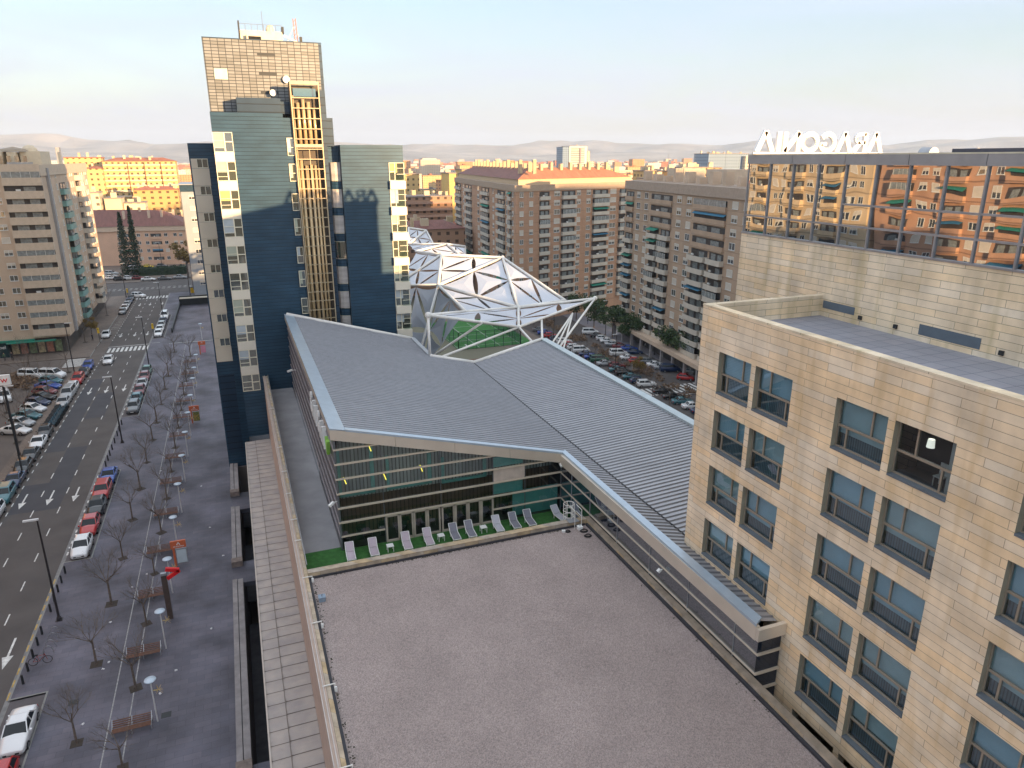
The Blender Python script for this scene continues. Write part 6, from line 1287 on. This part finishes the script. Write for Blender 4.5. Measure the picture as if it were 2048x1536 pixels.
for i, (x, y, s) in enumerate(((99, 188, 1), (98.2, 175, 1.15), (98.4, 165.5, .95), (99.1, 146, 1.2), (99.2, 137.5, 1.1), (98.9, 128, 1.05), (99, 200, .9), (98, 214, .9))): put(GT, i, x, y, ZR, 'green leafy tree, %s along the brick block pavement' % (ORD[i]), 'green trees of the square', s)
AT = [leafy(8, 9, 3.6, la, 1800, .2)]
put(AT, 0, -16, 262+14, 0, 'golden autumn tree at the far end of the avenue', 'autumn trees', 1.5); put(AT, 0, 85.3, 139, ZR, 'yellowing small tree between the cars of the square', 'autumn trees', .55); put(AT, 0, -33.6, 190, 0, 'green-yellow bushy tree on the left pavement', 'autumn trees', .5)
for i, (x, y, h, rad) in enumerate(((-36.2, 288, 22, 2.6), (-32.8, 287, 24, 2.0))):
    r = root('cypress', ['broad dark cypress left of its thinner twin', 'tall thin pointed cypress in front of the pink block'][i], 'tree', (x, y, 0), 'cypresses'); m = MB(); rr = random.Random(i)
    crown(m, [((0, 0, h*(k+.5)/11), (rad*(1-((k+.3)/11.5)**1.6)+.1,)*2+(h*.07,), 1/11) for k in range(11)], 2600, .25, rr); m.build('crown', ld, r, world=False); MB().tube((0, 0, 0), (0, 0, h*.8), .2, .05, 6).build('trunk', bark, r, world=False)
hd = root('hedge', 'dark clipped hedge between the cypresses and the autumn tree', 'hedge', (-26, 287, 0)); m = MB(); crown(m, [((x, 0, 1.5), (2.2, 2.2, 1.8), .2) for x in (-5, -2.5, 0, 2.5, 5, 7.5)], 2600, .22, random.Random(3)); m.build('foliage', ld, hd, world=False); MB().box(-6.5, 9, -1.6, 1.6, 0, 2.6).build('core', ld, hd, world=False)
# russet shrub beds in the square and left car park
sh_ = MB(); rr = random.Random(8); bl_ = []
for k in range(55): y = rr.uniform(120, 215); bl_.append(((rr.uniform(86.2, 90.3), y, ZR+.5), (rr.uniform(.7, 1.5), rr.uniform(.8, 1.8), rr.uniform(.4, .9)), 1/55))
for k in range(16): bl_.append(((rr.uniform(-42, -38), rr.uniform(146, 158), .5), (1.1, 1.1, .6), 1/55))
crown(sh_, bl_, 5200, .17, rr); tag(sh_.build('shrub_bed', leafmat('russet shrubs', (.12, .07, .04), (.26, .17, .1))), 'russet leafless shrubs filling the beds between the parked cars', 'shrubs', kind='stuff')
# ---------------------------------------------------------------- PEOPLE
skin = mat('skin', (.45, .27, .19), .6, var=0)
def person(x, y, z, rz, top, leg, lab, sit=False):
    r = root('person', lab, 'person', (x, y, z), 'people on the pavements')
    J = {'pel': (0, 0, .95, .15), 'waist': (0, 0, 1.1, .13), 'chest': (0, .01, 1.34, .16), 'neck': (0, 0, 1.5, .06), 'hd': (0, -.01, 1.63, .1), 'hd2': (0, -.01, 1.72, .085),
         'kL': (-.1, -.09, .5, .07), 'aL': (-.11, .02, .08, .045), 'tL': (-.11, -.14, .03, .04), 'kR': (.1, .02, .5, .07), 'aR': (.11, .18, .1, .045), 'tR': (.11, .05, .03, .04), 'hL': (-.09, 0, .9, .1), 'hR': (.09, 0, .9, .1),
         'sL': (-.19, 0, 1.42, .065), 'eL': (-.25, .03, 1.14, .045), 'wL': (-.25, -.06, .9, .035), 'sR': (.19, 0, 1.42, .065), 'eR': (.25, .02, 1.14, .045), 'wR': (.25, -.1, .92, .035)}
    E_ = [('pel', 'waist'), ('waist', 'chest'), ('chest', 'neck'), ('neck', 'hd'), ('hd', 'hd2'), ('pel', 'hL'), ('hL', 'kL'), ('kL', 'aL'), ('aL', 'tL'), ('pel', 'hR'), ('hR', 'kR'), ('kR', 'aR'), ('aR', 'tR'), ('chest', 'sL'), ('sL', 'eL'), ('eL', 'wL'), ('chest', 'sR'), ('sR', 'eR'), ('eR', 'wR')]
    K = list(J); me = bpy.data.meshes.new('p'); me.from_pydata([J[k][:3] for k in K], [(K.index(a_), K.index(b_)) for a_, b_ in E_], []); o = bpy.data.objects.new('p', me); COL.objects.link(o)
    md = o.modifiers.new('s', 'SKIN'); md.use_smooth_shade = True
    for i, k in enumerate(K): me.skin_vertices[0].data[i].radius = (J[k][3],)*2
    me.skin_vertices[0].data[0].use_root = True; s2 = o.modifiers.new('u', 'SUBSURF'); s2.levels = 1; s2.render_levels = 1
    dg = bpy.context.evaluated_depsgraph_get(); dg.update(); nm = bpy.data.meshes.new_from_object(o.evaluated_get(dg)); bpy.data.objects.remove(o)
    nm.materials.clear(); [nm.materials.append(q) for q in (skin, top, leg, rubber)]
    for p in nm.polygons:
        c = p.center; p.material_index = 3 if c.z < .1 else (2 if c.z < .98 and abs(c.x) < .2 else (1 if c.z < 1.49 and not (c.z < .93) else 0))
    b = bpy.data.objects.new('body', nm); COL.objects.link(b); b.parent = r; MB().ball((0, .02, 1.72), .105, 8).build('hair', mat('dark hair', (.03, .02, .015), .8, var=0), r, world=False); r.rotation_euler = (0, 0, rz)
c1_, c2_, c3_, c4_ = (mat(n_, c_, .8, var=0) for n_, c_ in (('dark coat', (.02, .022, .03)), ('jeans', (.04, .06, .12)), ('white shirt', (.6, .6, .58)), ('green jacket', (.05, .12, .06))))
person(-46.8, 171, 0, .5, c4_, c1_, 'person in a green jacket standing left of another by the shops'); person(-45.5, 171.2, 0, -.6, c1_, c1_, 'person in dark clothes standing on the left pavement by the shops'); person(-46.4, 165.6-5.6, 0, 1.2, c1_, c2_, 'person in a dark coat walking at the left edge')
person(-32.6, 184, 0, 2.2, c1_, c1_, 'dark figure waiting by the left traffic light'); person(99.5, 193, ZR+.14, .4, c1_, c2_, 'person in dark clothes walking below the brick blocks'); person(100.2, 160.5, ZR+.14, .4, c3_, c2_, 'person in a white top under the arcade of the square')
person(50.5, 186, -8.95, .2, c3_, c1_, 'person in a white shirt standing left of the padel cage'); person(51.6, 188, -8.95, 1.2, c1_, c1_, 'person in dark clothes standing left of the padel cage')
# litter on the plaza
lt = mat('paper litter', (.6, .6, .62), .8, var=0); rr = random.Random(5)
LITT = [(-14.9, 60.8), (-13.5, 58.5), (-13.8, 57.7), (-14.1, 64.5), (-12.9, 70.0), (-8.2, 55.4), (-5.6, 60.2), (-6.0, 80), (-14.3, 51.5), (-9.2, 52.9), (-4.6, 73), (-11.8, 72.0), (-12.4, 99), (-7.2, 92)]
for i, (x, y) in enumerate(LITT):
    o = MB().hexa([(-.12, -.08, .01), (.12, -.1, .01), (.1, .09, .01), (-.1, .07, .01), (-.1, -.06, .05), (.1, -.07, .08), (.09, .07, .04), (-.09, .05, .09)]).build('litter', lt, org=None); o.location = (x, y, 0); o.rotation_euler = (0, 0, i*1.3); tag(o, 'small scrap of white litter lying on the dark plaza paving', 'litter', 'litter on the plaza')
# ---------------------------------------------------------------- FAR CITY
def wallmat(name, col, fx=3.2, fz=3.0, wx=(.3, .68), wz=(.28, .68), dk=.22):
    """rendered wall with rows of small windows set in the object's own metres"""
    if name in MATS: return MATS[name]
    m = mat(name, col, .85, var=0); n, b = nodes(m); c, s, t = uvz(n)
    def band(src, per, lo, hi):
        a = N(n, "ShaderNodeMath", operation='DIVIDE'); a.inputs[1].default_value = per; n.links.new(src, a.inputs[0]); f = N(n, "ShaderNodeMath", operation='FRACT'); n.links.new(a.outputs[0], f.inputs[0])
        g1 = N(n, "ShaderNodeMath", operation='GREATER_THAN'); g1.inputs[1].default_value = lo; g2 = N(n, "ShaderNodeMath", operation='LESS_THAN'); g2.inputs[1].default_value = hi; n.links.new(f.outputs[0], g1.inputs[0]); n.links.new(f.outputs[0], g2.inputs[0])
        q = N(n, "ShaderNodeMath", operation='MULTIPLY'); n.links.new(g1.outputs[0], q.inputs[0]); n.links.new(g2.outputs[0], q.inputs[1]); return q
    sp = N(n, "ShaderNodeSeparateXYZ"); n.links.new(c.outputs[0], sp.inputs[0])
    A_, B2 = band(sp.outputs[0], fx, *wx), band(sp.outputs[1], fz, *wz); q = N(n, "ShaderNodeMath", operation='MULTIPLY'); n.links.new(A_.outputs[0], q.inputs[0]); n.links.new(B2.outputs[0], q.inputs[1])
    k = N(n, "ShaderNodeMix", data_type='RGBA'); n.links.new(q.outputs[0], k.inputs['Factor']); k.inputs['A'].default_value = tuple(col)+(1,); k.inputs['B'].default_value = tuple(v*dk for v in col)+(1,)
    n.links.new(k.outputs['Result'], b.inputs['Base Color']); return m
yel = wallmat('yellow far wall', (.55, .38, .17)); yel2 = wallmat('ochre far wall', (.5, .3, .12), 4); bei = wallmat('pale far wall', (.58, .48, .36), 3.6); brn = wallmat('brown far wall', (.33, .2, .13), 3.4); wht = wallmat('white far wall', (.62, .58, .52), 3.0); org_ = wallmat('orange far wall', (.52, .26, .12), 3.8); blu = wallmat('blue-grey far wall', (.2, .27, .36), 3, 3.2)
plain = mat('plain gable', (.55, .45, .32), .85, var=.08, scale=.1); roofr = mat('red far roof', (.36, .12, .06), .85, var=.2, scale=.2); roofg = mat('grey far roof', (.25, .2, .17), .85, var=.2, scale=.1); roofo = mat('orange far roof', (.5, .2, .08), .85, var=.1, scale=.1)
def building(lab, x0, x1, y, dp, z0, z1, wm_, rm, hip=0, n_ch=0, win=True, grp=None, name='city_building', extra=None, sd=0):
    rr = random.Random(sd+int(x0*7)); r = root(name, lab, 'building', ((x0+x1)/2, y, z0), grp); MB().box(x0, x1, y, y+dp, z0, z1).build('wall', wm_, r)
    if hip:
        a_, b_ = min(dp, x1-x0)*.4, .6; MB().face([(x0-b_, y-b_, z1), (x1+b_, y-b_, z1), (x1-a_, y+dp/2, z1+hip), (x0+a_, y+dp/2, z1+hip)]).face([(x1+b_, y-b_, z1), (x1+b_, y+dp+b_, z1), (x1-a_, y+dp/2, z1+hip)]).face([(x1+b_, y+dp+b_, z1), (x0-b_, y+dp+b_, z1), (x0+a_, y+dp/2, z1+hip), (x1-a_, y+dp/2, z1+hip)]).face([(x0-b_, y+dp+b_, z1), (x0-b_, y-b_, z1), (x0+a_, y+dp/2, z1+hip)]).build('roof', rm, r)
    else: MB().box(x0-.25, x1+.25, y-.25, y+dp+.25, z1, z1+.5).build('roof', rm, r)
    for k in range(n_ch): x = rr.uniform(x0+1, x1-2); yy = y+rr.uniform(1, max(2, dp-2)); MB().box(x, x+rr.uniform(.8, 3), yy, yy+1.5, z1, z1+rr.uniform(1.5, 3.2)+hip*.4).build('chimney', och if k % 2 else plain, r)
    return r
G1 = 'sunlit blocks beyond the left apartment block'
Y_ = building('long sunlit yellow apartment block, left of the blue tower', -67, -27.5, 500, 18, -9, 38.5, yel, roofr, 2.2, 7, grp=G1)
for k in range(7): MB().box(-66.9, -27.6, 499.3, 499.98, 18+3*k, 19+3*k).build('balcony_band', bei, Y_)
for k in range(3): MB().box(-54+9*k, -53.6+9*k, 499.2, 499.9, 15, 38).build('downpipe_recess', mat('dark joint', (.2, .1, .04), .9), Y_)
building('sunlit yellow stepped block rising behind the beige block', -76, -66.8, 495, 18, -9, 34.5, yel, roofr, 1.5, 3, grp=G1); building('sunlit yellow penthouse block far left', -90, -70, 520, 14, -9, 40.5, yel, roofr, 0, 3, grp=G1)
building('bright yellow block in front of the long one', -47.8, -25.4, 450, 14, -9, 23.6, yel2, roofr, 1.8, 8, grp=G1)
building('tall blank beige gable wall left of the yellow blocks', -55.4, -48.3, 400, 14, -9, 21.6, plain, roofg, 0, 1, grp=G1); building('narrow beige block beside the blank gable', -62, -56.6, 395, 12, -9, 24.5, bei, roofg, 0, 3, grp=G1); building('low grey flat block with dark bands', -48, -38.5, 405, 12, -9, 19, bei, roofg, 0, 3, grp=G1)
rr = random.Random(44); 
for i in range(12):
    x = -60+4.2*i+rr.uniform(-1, 1); y = 345+rr.uniform(0, 30); building('small tiled house, %s from the left behind the pink block' % (['first', 'second', 'third', 'fourth', 'fifth', 'sixth', 'seventh', 'eighth', 'ninth', 'tenth', 'eleventh', 'twelfth'][i]), x, x+rr.uniform(4, 6.5), y, 9, 0 if y < 370 else -9, rr.uniform(12, 16), (plain, bei, brn)[i % 3], (roofr, roofg, roofr)[i % 3], 2, 2, grp='houses behind the pink block', sd=i)
G2 = 'blocks seen between the tower and the canopy'
building('narrow sunlit yellow block touching the tower edge', 94.5, 104.5, 420, 14, -9, 31.2, yel, roofg, 0, 2, grp=G2); q_ = building('brown terraced block behind the canopy', 74, 97.5, 330, 16, -9, 23.0, brn, roofg, 0, 6, grp=G2)
for k in range(5): MB().box(74.3, 97.2, 328.6, 329.9, 8+3*k, 9.1+3*k).build('balcony_band', mat('terrace band', (.36, .22, .16), .85), q_)
building('tall narrow sunlit yellow gable left of the brown brick block', 99.2, 102.6, 340, 14, -9, 33, mat('yellow gable', (.62, .42, .15), .85, var=.05), roofg, 0, 1, grp=G2); building('brown brick convent block with arched windows beside the canopy', 58, 81.5, 260, 16, -9, 15.2, brn, tiled, 2.6, 3, grp=G2)
for i in range(7): x = 66+4*i; building('small low house, %s from the left above the convent roof' % (['first', 'second', 'third', 'fourth', 'fifth', 'sixth', 'seventh'][i]), x, x+4.5, 296+rr.uniform(-4, 6), 9, -9, rr.uniform(11, 15), (plain, brn, bei)[i % 3], (roofg, roofr)[i % 2], 1.6, 2, grp='houses above the convent', sd=i+20)
G3 = 'tall buildings on the skyline'
t1 = building('small distant white tower with dark bands near the blue tower', 382, 411, 1500, 25, -9, 40, mat('white tower', (.62, .56, .5), .7, var=0), roofg, 0, 0, grp=G3); 
for k in range(9): MB().box(384, 403, 1498.5, 1499.9, 6+3.7*k, 7.8+3.7*k).build('window_band', mat('purple band', (.12, .09, .12), .5, var=0), t1)
t2 = building('large distant white hospital tower with dark window bands', 524, 556, 1100, 30, -9, 58.5, MATS['white tower'], roofg, 0, 1, grp=G3)
for k in range(17): MB().box(527, 551, 1098.8, 1099.9, 10+2.8*k, 11.2+2.8*k).build('window_band', MATS['purple band'], t2)
MB().box(542, 544.5, 1098.5, 1098.79, 22, 56).build('window_band', MATS['purple band'], t2); MB().box(512.5, 523.9, 1101, 1125, -9, 57.5).build('wall', blu, t2); MB().box(556.1, 569, 1099, 1122, -9, 35).box(556.1, 561, 1099.5, 1122, 35.1, 51).build('wall', bei, t2)
h_ = building('blue-grey glazed hospital with yellow stair tower behind the hotel corner', 469, 519, 650, 26, -9, 44, blu, roofg, 0, 9, grp=G3); MB().box(512, 523, 645, 655, -9, 42).build('wall', bei, h_)
building('orange-roofed long building above the brown brick block', 143, 176, 420, 14, -9, 33.2, plain, roofo, 2.6, 4, grp=G3)
for i, (x0, x1, y, z) in enumerate(((156, 172, 300, 33), (176, 186, 285, 31), (190, 197, 290, 34), (200, 210, 330, 33.5), (212, 222, 310, 33), (170, 200, 360, 34), (225, 240, 330, 35), (130, 150, 330, 34), (240, 262, 350, 34.5), (118, 135, 380, 34))): building('sunlit ochre rooftop block, %s from the left over the brick parapets' % (['first', 'fifth', 'sixth', 'eighth', 'ninth', 'fourth', 'tenth', 'third', 'eleventh', 'second'][i]), x0, x1, y, 12, -9, z, (yel, plain, yel2)[i % 3], roofg, 0, 5, grp='rooftops over the brick block', sd=i)
rr = random.Random(77); n = 0
while n < 235:
    d = 420+2200*rr.random()**1.6; a_ = rr.uniform(-.2, 1.05); x, y = d*sin(a_), d*cos(a_)
    if y < 420 or (a_ < .05 and d < 560): continue
    w_ = rr.uniform(14, 42); h = rr.uniform(6, 26)*(1 if d < 1500 else .8); n += 1
    if rr.random() < .12: h += rr.uniform(4, 10)
    r = root('city_building', 'small far-off city block in the sunlit town below the hills', 'building', (x, y, -9), 'far city blocks'); wm_ = rr.choice((yel, bei, wht, org_, brn, bei, yel2)); an = rr.uniform(-.5, .5)
    MB().box(-w_/2, w_/2, -8, 8, 0, h+5).build('wall', wm_, r, world=False); MB().box(-w_/2-.3, w_/2+.3, -8.3, 8.3, h+5, h+5.6).box(-2, 3, -3, 3, h+5.6, h+8).build('roof', rr.choice((roofr, roofg, roofo, roofg)), r, world=False); r.rotation_euler = (0, 0, an)
m = MB(); rr = random.Random(78)
for k in range(2600):
    d = 1200+4300*rr.random(); a_ = rr.uniform(-.28, 1.15); x, y = d*sin(a_), d*cos(a_); w_ = rr.uniform(12, 45); h = rr.uniform(5, 20)+(rr.random() < .05)*18; m.box(x-w_/2, x+w_/2, y-8, y+8, -9, h, k % 4, skip=(0,))
tag(m.build('distant_city', [bei, org_, wht, roofr]), 'sea of tiny distant rooftops under the hills', 'city', kind='stuff')
m = MB(); rr = random.Random(79); bl_ = []
for k in range(90):
    d = 380+1500*rr.random(); a_ = rr.uniform(-.1, 1.0); x, y = d*sin(a_), d*cos(a_)
    if a_ < .1 and d < 600: continue
    s = rr.uniform(5, 14); bl_.append(((x, y, -9+rr.uniform(4, 12)), (s, s, rr.uniform(4, 7)), 1/90))
for k in range(14): bl_.append(((rr.uniform(92, 125), rr.uniform(370, 410), rr.uniform(2, 17)), (7, 6, 5), 1/90))
crown(m, bl_, 9000, .9, rr); tag(m.build('distant_trees', leafmat('distant foliage', (.03, .05, .025), (.09, .09, .04))), 'scattered dark trees among the distant town', 'trees', kind='stuff')
# hills
m = MB(); NX, NY = 150, 14
from mathutils import noise
hv = []
for j in range(NY):
    for i in range(NX):
        a_ = -.75+2.1*i/(NX-1); d = 6200+j*330; t = j/(NY-1); x, y = d*sin(a_), d*cos(a_)
        n1 = noise.fractal(Vector((x/1500, y/1500, 0)), 1.0, 2.0, 6); n2 = noise.noise(Vector((a_*4, 1, 0)))
        m.v.append((x, y, -9+max(0, (.06+.94*min(1, t*1.35)**.8)*(200+55*n2+120*n1*min(1, t*2+.15))*(1 if t < .95 else .7)) if j else -9))
for j in range(NY-1):
    for i in range(NX-1): k = j*NX+i; m.f.append([k, k+1, k+NX+1, k+NX]); m.m.append(0)
structure('hills', m, mat('dry hills', (.16, .13, .1), .95, var=0, scale=.0022, col2=(.5, .42, .34), detail=12))
# ---------------------------------------------------------------- HAZE
hz = bpy.data.materials.new('haze'); hz.use_nodes = True; n_ = hz.node_tree; n_.nodes.clear(); o_ = N(n_, "ShaderNodeOutputMaterial"); v_ = N(n_, "ShaderNodeVolumePrincipled")
v_.inputs['Density'].default_value = 9.5e-5; v_.inputs['Color'].default_value = (.66, .8, 1, 1); v_.inputs['Anisotropy'].default_value = .0
n_.links.new(v_.outputs[0], o_.inputs['Volume'])
tag(MB().box(-9500, 12500, -600, 12500, -10.2, 420).build('haze', hz), 'thin pale evening haze over the town', 'haze', kind='stuff')
sc.cycles.volume_bounces = 0
